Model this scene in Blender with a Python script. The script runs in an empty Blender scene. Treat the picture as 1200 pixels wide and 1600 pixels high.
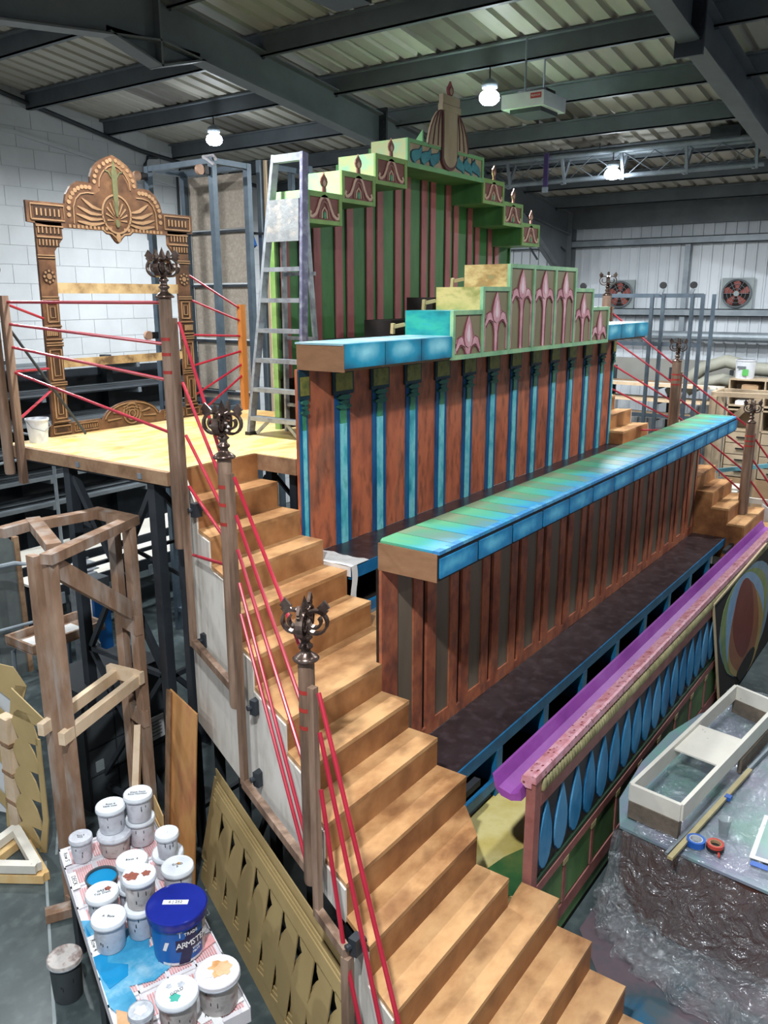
import bpy, math, random
from mathutils import Vector, Matrix
random.seed(7)
SC = bpy.context.scene
COL = SC.collection
LK = COL.objects.link

# ---------------------------------------------------------------- camera
cd = bpy.data.cameras.new('camera'); cam = bpy.data.objects.new('camera', cd); LK(cam)
cd.sensor_fit = 'VERTICAL'; cd.sensor_height = 24.0; cd.lens = 1297.765 / 1600 * 24
cd.clip_start = .05; cd.clip_end = 200
R = Matrix(((0.58326, 0.20417, -0.78621), (-0.81228, 0.14435, -0.56512), (-0.00189, 0.96823, 0.25004)))
cam.matrix_world = Matrix.Translation((0, 0, 4.40)) @ R.to_4x4()
SC.camera = cam
SC.view_settings.view_transform = 'Standard'; SC.view_settings.look = 'None'
SC.view_settings.gamma = 1; SC.view_settings.use_curve_mapping = False
SC.view_settings.exposure = 0.0

# ---------------------------------------------------------------- world and lamps
w = bpy.data.worlds.new('world'); SC.world = w; w.use_nodes = True
bg = w.node_tree.nodes['Background']; bg.inputs[0].default_value = (.80, .87, 1, 1); bg.inputs[1].default_value = .33
LAMP_VIS = [(9.15, 9.6, 6.62), (9.15, 5.08, 6.61), (12.8, 4.98, 6.18)]      # lamps seen in the photograph
LAMP_OUT = [(.35, 1.2, 6.5, 2.2), (4.8, 1.2, 6.6, .35), (9.3, 1.2, 6.6, .45), (13.6, 1.2, 6.0, 1.1), (4.8, 9.4, 6.6, .7), (4.6, 5.3, 6.75, 1.05), (-2, 5.5, 6.1, .7), (1.0, 9.0, 6.4, .5), (1.5, -4, 6.2, .5), (13.6, 9.6, 5.9, .6)]  # unseen ceiling lamps, placed and weighted for their shadows and far-end brightness
POWER = 235
def lamp_light(x, y, z, k, r=.11):
    ld = bpy.data.lights.new('lamp_light', 'AREA'); ld.shape = 'DISK'; ld.size = 2.2 * r; ld.energy = POWER * k; ld.color = (.93, .97, 1)
    o = bpy.data.objects.new('lamp_light', ld); LK(o); o.location = (x, y, z); return o

# ---------------------------------------------------------------- materials
def lin(h):
    h = h.lstrip('#'); v = [int(h[i:i+2], 16) / 255 for i in (0, 2, 4)]
    return tuple(c / 12.92 if c <= .04045 else ((c + .055) / 1.055) ** 2.4 for c in v) + (1,)
MATS = {}
def M(name, cols, scale=3, st=(1, 1, 1), rough=.6, metal=0, bump=.0, rnd=0, lo=.3, hi=.7, spots=None, obj=False, spec=.4, fine=None, emit=None):
    m = bpy.data.materials.new(name); m.use_nodes = True; nt = m.node_tree; N = nt.nodes; L = nt.links
    b = N['Principled BSDF']; b.inputs['Roughness'].default_value = rough; b.inputs['Metallic'].default_value = metal
    b.inputs['Specular IOR Level'].default_value = spec
    if isinstance(cols, str): cols = [cols]
    if obj:
        src = N.new('ShaderNodeTexCoord').outputs['Object']
    else:
        src = N.new('ShaderNodeNewGeometry').outputs['Position']
    mp = N.new('ShaderNodeMapping'); mp.inputs['Scale'].default_value = st; L.new(src, mp.inputs[0])
    nz = N.new('ShaderNodeTexNoise'); nz.inputs['Scale'].default_value = scale; nz.inputs['Detail'].default_value = 7; nz.inputs['Roughness'].default_value = .62
    L.new(mp.outputs[0], nz.inputs['Vector'])
    fac = nz.outputs[0]
    if rnd:
        oi = N.new('ShaderNodeObjectInfo'); ma = N.new('ShaderNodeMath'); ma.operation = 'MULTIPLY_ADD'
        L.new(oi.outputs['Random'], ma.inputs[0]); ma.inputs[1].default_value = rnd; L.new(fac, ma.inputs[2])
        ms = N.new('ShaderNodeMath'); ms.operation = 'SUBTRACT'; L.new(ma.outputs[0], ms.inputs[0]); ms.inputs[1].default_value = rnd / 2; fac = ms.outputs[0]
    rp = N.new('ShaderNodeValToRGB'); L.new(fac, rp.inputs[0]); e = rp.color_ramp.elements
    n = len(cols)
    e[0].position = lo; e[0].color = lin(cols[0]); e[1].position = hi; e[1].color = lin(cols[-1])
    for i in range(1, n - 1):
        q = e.new(lo + (hi - lo) * i / (n - 1)); q.color = lin(cols[i])
    out = rp.outputs[0]
    if fine:                                   # (colour, amount, scale): fine flecks or streaks
        n2 = N.new('ShaderNodeTexNoise'); n2.inputs['Scale'].default_value = fine[2]; n2.inputs['Detail'].default_value = 4
        L.new(mp.outputs[0], n2.inputs['Vector'])
        r2 = N.new('ShaderNodeMapRange'); L.new(n2.outputs[0], r2.inputs[0]); r2.inputs[1].default_value = .5; r2.inputs[2].default_value = .68; r2.inputs[4].default_value = fine[1]
        mx = N.new('ShaderNodeMixRGB'); L.new(r2.outputs[0], mx.inputs[0]); L.new(out, mx.inputs[1]); mx.inputs[2].default_value = lin(fine[0]); out = mx.outputs[0]
    if spots:
        vo = N.new('ShaderNodeTexVoronoi'); vo.inputs['Scale'].default_value = spots[1]; L.new(src, vo.inputs['Vector'])
        r3 = N.new('ShaderNodeMapRange'); L.new(vo.outputs['Distance'], r3.inputs[0]); r3.inputs[1].default_value = spots[2]; r3.inputs[2].default_value = spots[2] * .6
        mx = N.new('ShaderNodeMixRGB'); L.new(r3.outputs[0], mx.inputs[0]); L.new(out, mx.inputs[1]); mx.inputs[2].default_value = lin(spots[0]); out = mx.outputs[0]
    L.new(out, b.inputs['Base Color'])
    if bump:
        bp = N.new('ShaderNodeBump'); bp.inputs['Strength'].default_value = bump; bp.inputs['Distance'].default_value = .02
        L.new(nz.outputs[0], bp.inputs['Height']); L.new(bp.outputs[0], b.inputs['Normal'])
    if emit:
        b.inputs['Emission Color'].default_value = lin(emit[0]); b.inputs['Emission Strength'].default_value = emit[1]
    MATS[name] = m; return m
def MG(name, inner, mid, edge, cx=.5, cz=.6, r=.62, nscale=5, axes='xz', rough=.45):
    """painted panel: a lighter patch in its middle, mottled (paint, in the object's own frame)"""
    m = bpy.data.materials.new(name); m.use_nodes = True; nt = m.node_tree; N = nt.nodes; L = nt.links
    b = N['Principled BSDF']; b.inputs['Roughness'].default_value = rough
    tc = N.new('ShaderNodeTexCoord'); sp = N.new('ShaderNodeSeparateXYZ'); L.new(tc.outputs['Generated'], sp.inputs[0])
    cb = N.new('ShaderNodeCombineXYZ'); L.new(sp.outputs['XYZ'.index(axes[0].upper())], cb.inputs[0]); L.new(sp.outputs['XYZ'.index(axes[1].upper())], cb.inputs[1])
    vd = N.new('ShaderNodeVectorMath'); vd.operation = 'DISTANCE'; L.new(cb.outputs[0], vd.inputs[0]); vd.inputs[1].default_value = (cx, cz, 0)
    ge = N.new('ShaderNodeNewGeometry'); nz = N.new('ShaderNodeTexNoise'); nz.inputs['Scale'].default_value = nscale; nz.inputs['Detail'].default_value = 7; L.new(ge.outputs['Position'], nz.inputs['Vector'])
    ma = N.new('ShaderNodeMath'); ma.operation = 'MULTIPLY_ADD'; L.new(nz.outputs[0], ma.inputs[0]); ma.inputs[1].default_value = .8; L.new(vd.outputs['Value'], ma.inputs[2])
    mr = N.new('ShaderNodeMapRange'); L.new(ma.outputs[0], mr.inputs[0]); mr.inputs[1].default_value = .35; mr.inputs[2].default_value = .35 + r
    rp = N.new('ShaderNodeValToRGB'); L.new(mr.outputs[0], rp.inputs[0]); e = rp.color_ramp.elements
    e[0].position = .05; e[0].color = lin(inner); e[1].position = .95; e[1].color = lin(edge); q = e.new(.5); q.color = lin(mid)
    L.new(rp.outputs[0], b.inputs['Base Color']); MATS[name] = m; return m

M('floor', ['#2c3436', '#3c4648', '#4a5456', '#353d3f'], .8, rough=.3, bump=.05, fine=('#66716f', .35, 9), spots=('#8a9494', 2.3, .04))
M('floor_paint', ['#1f5c7c', '#45555c', '#6a5a60', '#4d585c'], 1.1, rough=.3, lo=.35, hi=.65)
M('steel_grey', ['#555b5f', '#666d71'], 2, rough=.5)
M('steel_dark', ['#24282d', '#33393f'], 3, rough=.45)
M('steel_light', ['#727b82', '#8e979d'], 4, rough=.45, metal=.25)
M('steel_rack', ['#44515c', '#5c6974'], 5, rough=.45, metal=.3)
M('roof', ['#9a968b', '#b2aea2'], 1.2, (.3, 2, 1), rough=.5, rnd=.2)
M('roof_light', ['#57534b', '#6b665c'], 1.2, rough=.5)
M('block', ['#b9bdbf', '#c6cacc'], 2, rough=.8, bump=.1, rnd=.06)
M('mortar', ['#afb3b5', '#bcc0c2'], 3, rough=.9)
M('plaster_old', ['#8b8a84', '#9a9992'], 1, rough=.9)
M('cladding', ['#b9c0c6', '#cdd3d8'], .8, (1, 1, .3), rough=.45, rnd=.2)
M('stair', ['#6f482c', '#a2754c', '#bf9264', '#cda272'], 1.9, (1, 1.5, 1.6), rough=.4, bump=.05, lo=.27, hi=.66, fine=('#70482c', .6, 3.4), rnd=.14)
M('stair_riser', ['#6c4226', '#9a683f', '#b38254'], 2.1, rough=.5, bump=.05, lo=.27, hi=.68, fine=('#60391f', .5, 4), rnd=.14)
M('ply_white', ['#c9c4ba', '#dedad2'], 2, (1, 1, .4), rough=.7, fine=('#b5aea2', .5, 12), spots=('#a8927c', 3, .03))
M('ply', ['#c9a56e', '#dcbd8a', '#e4c893'], 1.6, (1, 3, 1), rough=.5, lo=.3, hi=.7, fine=('#d9a45a', .5, 3))
M('deck', ['#cf9c54', '#dcb878', '#e6cf98', '#e0c468'], 1.1, (1, 2, 1), rough=.4, lo=.35, hi=.65)
M('edge_wood', ['#6e5138', '#94755a', '#a98a6c'], 6, (1, 1, 1), rough=.6)
M('post_wood', ['#5a4638', '#7c6352', '#98806e'], 9, (1, 1, .12), rough=.5, lo=.35, hi=.65)
M('old_timber', ['#6e5340', '#8e705a', '#a68a74'], 6, (1, 1, .3), rough=.75, fine=('#b0a8a0', .6, 8))
M('raw_pine', ['#cdb393', '#dfc9ad'], 3, (1, 1, 1), rough=.6, fine=('#b79668', .3, 9), rnd=.15)
M('mdf', ['#a08a5e', '#b09a6c'], 2, rough=.6)
M('red_rod', ['#941b2e', '#a92739'], 4, rough=.3)
M('red_paint', ['#8f2b26', '#a8352e'], 9, rough=.5)
M('bronze', ['#3a2b25', '#64524a', '#8a7a70'], 12, rough=.26, metal=.75)
M('rust', ['#6c3e2e', '#94523c', '#b06848', '#86584a'], 5, (1, 1, .6), rough=.5, bump=.08, lo=.3, hi=.7, fine=('#54403a', .5, 11))
M('panel_brown', ['#584d42', '#706353', '#7e705e'], 2.5, (1, 1, .15), rough=.5, lo=.3, hi=.7)
M('slot_dark', ['#17110f', '#241b17'], 4, rough=.6)
M('mauve_brown', ['#5a4038', '#6b4c42', '#7b6058'], 3, (1, 1, .2), rough=.5, lo=.3, hi=.7)
M('terracotta', ['#7c4a38', '#a55a40', '#c06c4a', '#8a5a46'], 3.2, (1, 1, .35), rough=.5, bump=.08, lo=.3, hi=.7, fine=('#5c382c', .6, 16))
M('pil_blue', ['#123a5e', '#185284', '#226a90'], 5, (1, 1, .4), rough=.5, lo=.3, hi=.7)
M('pil_cyan', ['#2f8c98', '#56b4bf', '#80cdd2', '#44a09c'], 8, (1, 1, .5), rough=.5, lo=.3, hi=.7)
M('cap_green', ['#245c4c', '#337060', '#1f5046'], 6, rough=.5)
M('cap_olive', ['#5a5a2c', '#8a863e', '#4c5a30'], 7, rough=.5)
M('canopy_end', ['#7c5a40', '#8e694c', '#9a7556'], 3, (1, 1, 3), rough=.6)
MG('tile_cyan', '#8fd4e2', '#1a93b4', '#0d5a78', .55, .62, .85)
MG('tile_blue', '#5fb8d6', '#1c7fb0', '#0c5680', .4, .55, .95, 9)
M('canopy_top_blue', ['#3d8fa8', '#8fb9c4', '#c9d8dc'], 2, rough=.4)
M('box_teal', ['#0e6f74', '#198a8c', '#2fa08c', '#1b8fa8'], 2.5, (1, 1, 3), rough=.45, lo=.3, hi=.7)
M('box_olive', ['#5f9b78', '#a39e5f', '#c3b276', '#8c8a4c'], 2.2, (1, 1, 2), rough=.45, lo=.3, hi=.7)
M('box_gold', ['#4f9173', '#9a7c4a', '#c9b57e', '#8d6f3c'], 2.4, (1, 1, 2), rough=.45, lo=.3, hi=.7)
M('grid_green', ['#6d9c74', '#86b088', '#9cbf8a'], 6, rough=.5)
M('fleur_bg', ['#6a6248', '#7d7355', '#8a7c5e'], 3, (1, 1, .3), rough=.5, lo=.3, hi=.7)
M('fleur_pink', ['#b07680', '#c98f98', '#dcb0b4'], 6, rough=.5)
M('fleur_dark', ['#6e3840', '#8a4a52'], 6, rough=.5)
M('fleur_light', ['#d9b8bc', '#e6ccd0'], 6, rough=.5)
M('seat_black', ['#231c1e', '#302629', '#3b3235'], 3.5, rough=.32, lo=.3, hi=.7, fine=('#4b4246', .5, 10))
M('blue_frame', ['#12527a', '#1b6796', '#2676a8'], 5, rough=.45)
M('blue_dark', ['#0d2a40', '#12344c'], 5, rough=.6)
M('void_dark', ['#14100e', '#1f1814'], 3, rough=.8)
M('cloth_white', ['#cfcfcd', '#e2e2e0'], 6, rough=.8)
def MPL(name, cols, seed):
    m = bpy.data.materials.new(name); m.use_nodes = True; nt = m.node_tree; N = nt.nodes; L = nt.links; b = N['Principled BSDF']; b.inputs['Roughness'].default_value = .42
    tc = N.new('ShaderNodeTexCoord'); sp = N.new('ShaderNodeSeparateXYZ'); L.new(tc.outputs['Generated'], sp.inputs[0]); ge = N.new('ShaderNodeNewGeometry'); mp = N.new('ShaderNodeMapping'); mp.inputs['Scale'].default_value = (2.6, 1.1, 1); mp.inputs['Location'].default_value = (seed, 0, 0)
    L.new(ge.outputs['Position'], mp.inputs[0]); nz = N.new('ShaderNodeTexNoise'); nz.inputs['Scale'].default_value = 2.4; nz.inputs['Detail'].default_value = 8; L.new(mp.outputs[0], nz.inputs[0])
    ma = N.new('ShaderNodeMath'); ma.operation = 'MULTIPLY_ADD'; L.new(nz.outputs[0], ma.inputs[0]); ma.inputs[1].default_value = 1.3; L.new(sp.outputs[1], ma.inputs[2])
    mr = N.new('ShaderNodeMapRange'); L.new(ma.outputs[0], mr.inputs[0]); mr.inputs[1].default_value = .35; mr.inputs[2].default_value = 1.5
    rp = N.new('ShaderNodeValToRGB'); L.new(mr.outputs[0], rp.inputs[0]); e = rp.color_ramp.elements; e[0].position = 0; e[0].color = lin(cols[0]); e[1].position = 1; e[1].color = lin(cols[-1])
    for i in range(1, len(cols)-1): q = e.new(i/(len(cols)-1)); q.color = lin(cols[i])
    L.new(rp.outputs[0], b.inputs['Base Color']); MATS[name] = m
MPL('plank_g1', ['#3680bc', '#3a90c0', '#44a2ac', '#50a68c', '#64a87c'], 0)
MPL('plank_g2', ['#4286b8', '#5090a6', '#6a8c80', '#5c9678', '#7e8e70'], 3.3)
M('plank_b', ['#3a92bc', '#3a80b8', '#5ca4c4'], 3, rough=.6, rnd=.4)
M('purple', ['#743884', '#8c4698', '#9a5ea8'], 3, (.5, 1, 1), rough=.4)
M('pink', ['#a0606a', '#c08088', '#cf9ca8', '#a86a74'], 9, rough=.45, lo=.3, hi=.7, spots=('#6e3438', 22, .25))
M('brown_pink', ['#7d4c44', '#96605a', '#a56f66'], 5, rough=.5)
M('rope', ['#6b6548', '#8f8860', '#aaa47c'], 8, rough=.55)
M('cream', ['#a39468', '#bdb083'], 5, rough=.5)
M('leaf_bg', ['#2c2826', '#3b3533'], 4, rough=.55)
M('leaf_blue', ['#165a86', '#2f7fae', '#5a9ac4'], 4, (1, 1, .6), rough=.42, lo=.3, hi=.7, rnd=.25)
M('leaf_edge', ['#0c3550', '#104468'], 4, rough=.5)
M('green_panel', ['#3c5c3a', '#577c4a', '#6c9058'], 3, (1, 1, .5), rough=.5, lo=.3, hi=.7)
M('dark_green', ['#1b3324', '#28452f'], 4, rough=.5)
M('stage_yellow', ['#a8964a', '#c8b56a', '#d6c98c', '#bfae5c'], 1.5, (1, 1, 1), rough=.4, lo=.3, hi=.7)
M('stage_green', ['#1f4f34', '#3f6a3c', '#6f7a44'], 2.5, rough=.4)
M('wall_green', ['#2f5a33', '#3f7040', '#4d7f4d'], 2.6, (1, 1, .3), rough=.5, lo=.3, hi=.7)
M('strip_pink', ['#85484a', '#9c5c5c', '#a96c6c'], 3, (1, 1, .4), rough=.5, lo=.3, hi=.7)
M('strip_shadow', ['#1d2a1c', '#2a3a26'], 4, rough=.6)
M('hdr_green', ['#5f8846', '#769652', '#86a45e'], 4, rough=.5)
M('hdr_mint', ['#6fae84', '#8cbb82', '#a6a67a', '#70b496'], 2.2, rough=.45, lo=.3, hi=.7)
M('hdr_mid', ['#5f9462', '#74a974'], 4, rough=.5)
M('hdr_maroon', ['#5c332c', '#733f37', '#7e4c44'], 5, rough=.5)
M('scroll_pink', ['#b08e7a', '#c9a894'], 5, rough=.5)
M('scroll_brown', ['#6e4438', '#83564a'], 5, rough=.5)
M('gem_green', ['#2d6b4a', '#4d9a6e'], 5, rough=.3)
M('flame_teal', ['#1f5a68', '#2f7a86', '#3f8f8f'], 5, rough=.45)
M('flame_dark', ['#16323e', '#1c3f4c'], 5, rough=.5)
M('crest', ['#8a7a62', '#a0927a', '#aea28c'], 3, (1, 1, .3), rough=.5)
M('crest_dark', ['#4f2c30', '#643a3c'], 5, rough=.5)
M('frame_mid', ['#3e2818', '#5e3f2a', '#7c5a3e'], 5, rough=.5, lo=.3, hi=.7, fine=('#382214', .7, 9))
M('frame_dark', ['#2c1a10', '#3e2718'], 6, rough=.55)
M('frame_light', ['#7c5e42', '#977656'], 7, rough=.5)
M('frame_shade', ['#3a2416', '#5a3c26', '#7a583a'], 4, rough=.5, lo=.3, hi=.7)
M('bar_ply', ['#5c4630', '#9c8058', '#b39a70'], 5, (1, 1, 1), rough=.6, lo=.35, hi=.6)
M('frame_green', ['#4c4a30', '#6a6a48'], 7, rough=.5)
M('frame_edge', ['#cbb48e', '#dac6a2'], 5, rough=.6)
M('aluminium', ['#8c9296', '#a9afb3'], 8, rough=.42, metal=.55, fine=('#6c6a78', .6, 14))
M('alu_purple', ['#5c5a72', '#77768c'], 8, rough=.5, metal=.3, fine=('#9da0aa', .6, 16))
M('tread_plate', ['#7c7f80', '#979a9a'], 9, rough=.45, metal=.4, bump=.5, fine=('#b9aea0', .6, 12))
M('orange_wood', ['#a8652c', '#c07b3a'], 4, (1, 1, .3), rough=.45)
M('chipboard', ['#8f8579', '#a0968a'], 20, rough=.8, fine=('#b0a698', .5, 40))
M('white_plastic', ['#c9ccd2', '#d7dade'], 5, rough=.35)
M('pot_wall', ['#b9bcc4', '#cfd2d8', '#c4c7cf'], 6, rough=.35, fine=('#8f8f96', .4, 20), obj=True, rnd=.2)
M('pot_lid', ['#cfd4da', '#dfe4e8'], 6, rough=.3, obj=True)
M('pot_dirty', ['#a29c98', '#bcb6b2', '#8a6a60'], 9, rough=.4, obj=True, fine=('#55453f', .5, 18))
M('lid_rim', ['#8f949c', '#b3b8bf'], 30, rough=.35, obj=True)
M('paint_blue', ['#1579ab', '#1a86b8'], 4, rough=.15)
M('paint_teal', ['#2b8a7c', '#3a9c8c'], 4, rough=.3)
M('paint_tan', ['#a8713c', '#c08d55', '#d3b184'], 14, rough=.5)
M('paint_rust', ['#7d4538', '#94574a'], 8, rough=.4)
M('ink', ['#1c1c20', '#2a2a30'], 5, rough=.5)
M('tub_blue', ['#0f4f96', '#165ca8'], 3, rough=.3)
M('tub_lid', ['#17247e', '#1d2c90'], 3, rough=.22)
M('label_dark', ['#1a1a38', '#24244a'], 3, rough=.4)
M('paper', ['#d3d4d4', '#e4e4e4'], 4, rough=.6)
M('crate_red', ['#c98a8a', '#d9a0a0'], 8, rough=.6)
M('sheet_white', ['#c3c0c6', '#d6d3d6'], 3, rough=.5)
M('spill_blue', ['#2579a4', '#3f93b8', '#8fb6c8'], 5, rough=.35)
M('spill_tan', ['#b98a5c', '#d3b08a'], 6, rough=.45)
M('orange_ply', ['#a8683c', '#bf8049', '#cf9a62', '#b56f55'], 1.8, (1, 1, .5), rough=.45, lo=.3, hi=.7)
M('disc_top', ['#5f8a7c', '#6f9a90', '#7c8a96', '#8d8aa0'], 1.2, rough=.3, lo=.35, hi=.65)
M('disc_side', ['#4a2e28', '#5a3a32'], 3, rough=.45)
M('foam_brown', ['#5f564c', '#76695c'], 14, rough=.9, bump=.4)
M('pine_white', ['#cfcbc0', '#dedacf'], 3, rough=.6, spots=('#9a8468', 9, .06))
M('abstract', ['#7c2f22', '#a0603c', '#8f8a4c', '#6f93b0', '#5c8a5c', '#26282c'], 1.6, rough=.5, lo=.32, hi=.66)
M('tape_blue', ['#1f55a8', '#2a62b8'], 3, rough=.4)
M('tape_red', ['#b03a2e', '#c04a3c'], 3, rough=.4)
M('lift_blue', ['#15508f', '#1c5c9c'], 3, rough=.35)
M('grey_machine', ['#3a3f42', '#4a5054'], 3, rough=.5)
M('tarp_grey', ['#565c5c', '#707674'], 3, rough=.7, bump=.2)
M('duct', ['#8d8d80', '#a3a396'], 4, rough=.6)
M('shelf_wood', ['#a59278', '#bda98e'], 4, rough=.6)
M('green_label', ['#4c9a4c', '#5fae5c'], 3, rough=.4)
M('fan_red', ['#74342c', '#8a4238'], 4, rough=.5)
M('fan_grey', ['#7c8688', '#959fa0'], 4, rough=.5)
M('rubber', ['#141416', '#1f1f22'], 4, rough=.5)
M('wheel_tan', ['#b08a72', '#c49c84'], 4, rough=.5)
M('purple_strap', ['#3c2c5c', '#4c3a70'], 4, rough=.6)
M('light_blue_rail', ['#5aa3b8', '#7cc0d0'], 4, rough=.4)
M('cardboard', ['#9a7c5c', '#ae8e6c'], 4, rough=.7)
M('glow', ['#ffffff'], 1, emit=('#eaf4ff', 60))
m = bpy.data.materials.new('poly_sheet'); m.use_nodes = True; nt = m.node_tree; N = nt.nodes; L = nt.links; N.remove(N['Principled BSDF'])
ge = N.new('ShaderNodeNewGeometry'); nz = N.new('ShaderNodeTexNoise'); nz.inputs['Scale'].default_value = 6; nz.inputs['Detail'].default_value = 4; nz.inputs['Distortion'].default_value = 2.2
L.new(ge.outputs['Position'], nz.inputs['Vector']); bp = N.new('ShaderNodeBump'); bp.inputs['Strength'].default_value = 1; bp.inputs['Distance'].default_value = .09; L.new(nz.outputs[0], bp.inputs['Height'])
gl = N.new('ShaderNodeBsdfGlossy'); gl.inputs['Roughness'].default_value = .16; gl.inputs['Color'].default_value = (.9, .95, 1, 1); L.new(bp.outputs[0], gl.inputs['Normal'])
df = N.new('ShaderNodeBsdfDiffuse'); df.inputs['Color'].default_value = (.62, .68, .70, 1); L.new(bp.outputs[0], df.inputs['Normal'])
tr_ = N.new('ShaderNodeBsdfTransparent'); m1 = N.new('ShaderNodeMixShader'); m1.inputs[0].default_value = .4; L.new(gl.outputs[0], m1.inputs[1]); L.new(df.outputs[0], m1.inputs[2])
lw = N.new('ShaderNodeLayerWeight'); lw.inputs[0].default_value = .35; mr = N.new('ShaderNodeMapRange'); L.new(lw.outputs['Facing'], mr.inputs[0]); mr.inputs[3].default_value = .16; mr.inputs[4].default_value = .45
m2 = N.new('ShaderNodeMixShader'); L.new(mr.outputs[0], m2.inputs[0]); L.new(tr_.outputs[0], m2.inputs[1]); L.new(m1.outputs[0], m2.inputs[2]); L.new(m2.outputs[0], N['Material Output'].inputs[0])
MATS['poly_sheet'] = m
m = bpy.data.materials.new('clear_cup'); m.use_nodes = True; b = m.node_tree.nodes['Principled BSDF']
b.inputs['Base Color'].default_value = lin('#9aa5a8'); b.inputs['Roughness'].default_value = .2; b.inputs['Alpha'].default_value = .5
MATS['clear_cup'] = m

# ---------------------------------------------------------------- mesh builder
class MB:
    def __init__(s): s.v = []; s.f = []
    def add(s, vs, fs):
        n = len(s.v); s.v += [tuple(v) for v in vs]; s.f += [tuple(i + n for i in f) for f in fs]; return s
    def box(s, x0, y0, z0, x1, y1, z1):
        return s.add([(x0,y0,z0),(x1,y0,z0),(x1,y1,z0),(x0,y1,z0),(x0,y0,z1),(x1,y0,z1),(x1,y1,z1),(x0,y1,z1)],
              [(0,3,2,1),(4,5,6,7),(0,1,5,4),(1,2,6,5),(2,3,7,6),(3,0,4,7)])
    def bar(s, p, q, w, h=None, up=(0,0,1)):
        h = h or w; p = Vector(p); q = Vector(q); d = (q - p).normalized(); u = Vector(up)
        if abs(d.dot(u)) > .98: u = Vector((1, 0, 0))
        a = d.cross(u).normalized(); c = a.cross(d).normalized(); vs = []
        for e in (p, q):
            for i, j in ((-1,-1),(1,-1),(1,1),(-1,1)): vs.append(e + a * i * w / 2 + c * j * h / 2)
        return s.add(vs, [(0,3,2,1),(4,5,6,7),(0,1,5,4),(1,2,6,5),(2,3,7,6),(3,0,4,7)])
    def rod(s, p, q, r, n=8, r2=None):
        p = Vector(p); q = Vector(q); d = (q - p).normalized(); u = Vector((0,0,1)) if abs(d.z) < .95 else Vector((1,0,0))
        a = d.cross(u).normalized(); c = a.cross(d); r2 = r if r2 is None else r2; vs = []
        for e, k in ((p, r), (q, r2)):
            for i in range(n):
                t = 2 * math.pi * i / n; vs.append(e + (a * math.cos(t) + c * math.sin(t)) * k)
        fs = [(i, (i+1) % n, n + (i+1) % n, n + i) for i in range(n)] + [tuple(range(n))[::-1], tuple(range(n, 2*n))]
        return s.add(vs, fs)
    def tube(s, pts, r, n=6, closed=False):
        pts = [Vector(p) for p in pts]; m = len(pts); vs = []
        for k, p in enumerate(pts):
            if closed: d = pts[(k+1) % m] - pts[k-1]
            else: d = pts[min(k+1, m-1)] - pts[max(k-1, 0)]
            d.normalize(); u = Vector((0,0,1)) if abs(d.z) < .9 else Vector((1,0,0))
            a = d.cross(u).normalized(); c = a.cross(d)
            rr = r[k] if isinstance(r, (list, tuple)) else r
            for i in range(n):
                t = 2*math.pi*i/n; vs.append(p + (a*math.cos(t) + c*math.sin(t)) * rr)
        fs = []
        for k in range(m if closed else m-1):
            k2 = (k+1) % m
            for i in range(n): fs.append((k*n+i, k*n+(i+1)%n, k2*n+(i+1)%n, k2*n+i))
        if not closed: fs += [tuple(range(n))[::-1], tuple(range((m-1)*n, m*n))]
        return s.add(vs, fs)
    def lathe(s, c, prof, n=20, cap=True):
        vs = []; m = len(prof)
        for r, z in prof:
            for i in range(n):
                t = 2*math.pi*i/n; vs.append((c[0] + r*math.cos(t), c[1] + r*math.sin(t), c[2] + z))
        fs = [(k*n+i, k*n+(i+1)%n, (k+1)*n+(i+1)%n, (k+1)*n+i) for k in range(m-1) for i in range(n)]
        if cap: fs += [tuple(range(n))[::-1], tuple(range((m-1)*n, m*n))]
        return s.add(vs, fs)
    def prism(s, pts, fn0, fn1):
        n = len(pts); vs = [fn0(*p) for p in pts] + [fn1(*p) for p in pts]
        return s.add(vs, [tuple(range(n)), tuple(range(n, 2*n))[::-1]] + [(i, n+i, n+(i+1)%n, (i+1)%n) for i in range(n)])
    def pxz(s, pts, y0, y1): return s.prism(pts, lambda a, b: (a, y0, b), lambda a, b: (a, y1, b))
    def pyz(s, pts, x0, x1): return s.prism(pts, lambda a, b: (x0, a, b), lambda a, b: (x1, a, b))
    def pxy(s, pts, z0, z1): return s.prism(pts, lambda a, b: (a, b, z0), lambda a, b: (a, b, z1))
    def stroke(s, pts, w, y0, y1):
        """a raised painted line in an x-z plane, y0 front, y1 back"""
        m = len(pts); Lf = []; Rt = []
        for k in range(m):
            a = pts[max(k-1, 0)]; b = pts[min(k+1, m-1)]; dx, dz = b[0]-a[0], b[1]-a[1]; l = math.hypot(dx, dz) or 1
            ww = (w[k] if isinstance(w, (list, tuple)) else w) / 2
            Lf.append((pts[k][0] - dz/l*ww, pts[k][1] + dx/l*ww)); Rt.append((pts[k][0] + dz/l*ww, pts[k][1] - dx/l*ww))
        vs = []
        for k in range(m): vs += [(Lf[k][0], y0, Lf[k][1]), (Rt[k][0], y0, Rt[k][1]), (Lf[k][0], y1, Lf[k][1]), (Rt[k][0], y1, Rt[k][1])]
        fs = [(0, 1, 3, 2), (4*m-4, 4*m-2, 4*m-1, 4*m-3)]
        for k in range(m-1):
            a = 4*k; b = a+4; fs += [(a, b, b+1, a+1), (a+2, a+3, b+3, b+2), (a, a+2, b+2, b), (a+1, b+1, b+3, a+3)]
        return s.add(vs, fs)
    def grid(s, nx, ny, fn):
        vs = [fn(i/nx, j/ny) for j in range(ny+1) for i in range(nx+1)]
        return s.add(vs, [(j*(nx+1)+i, j*(nx+1)+i+1, (j+1)*(nx+1)+i+1, (j+1)*(nx+1)+i) for j in range(ny) for i in range(nx)])
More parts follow.
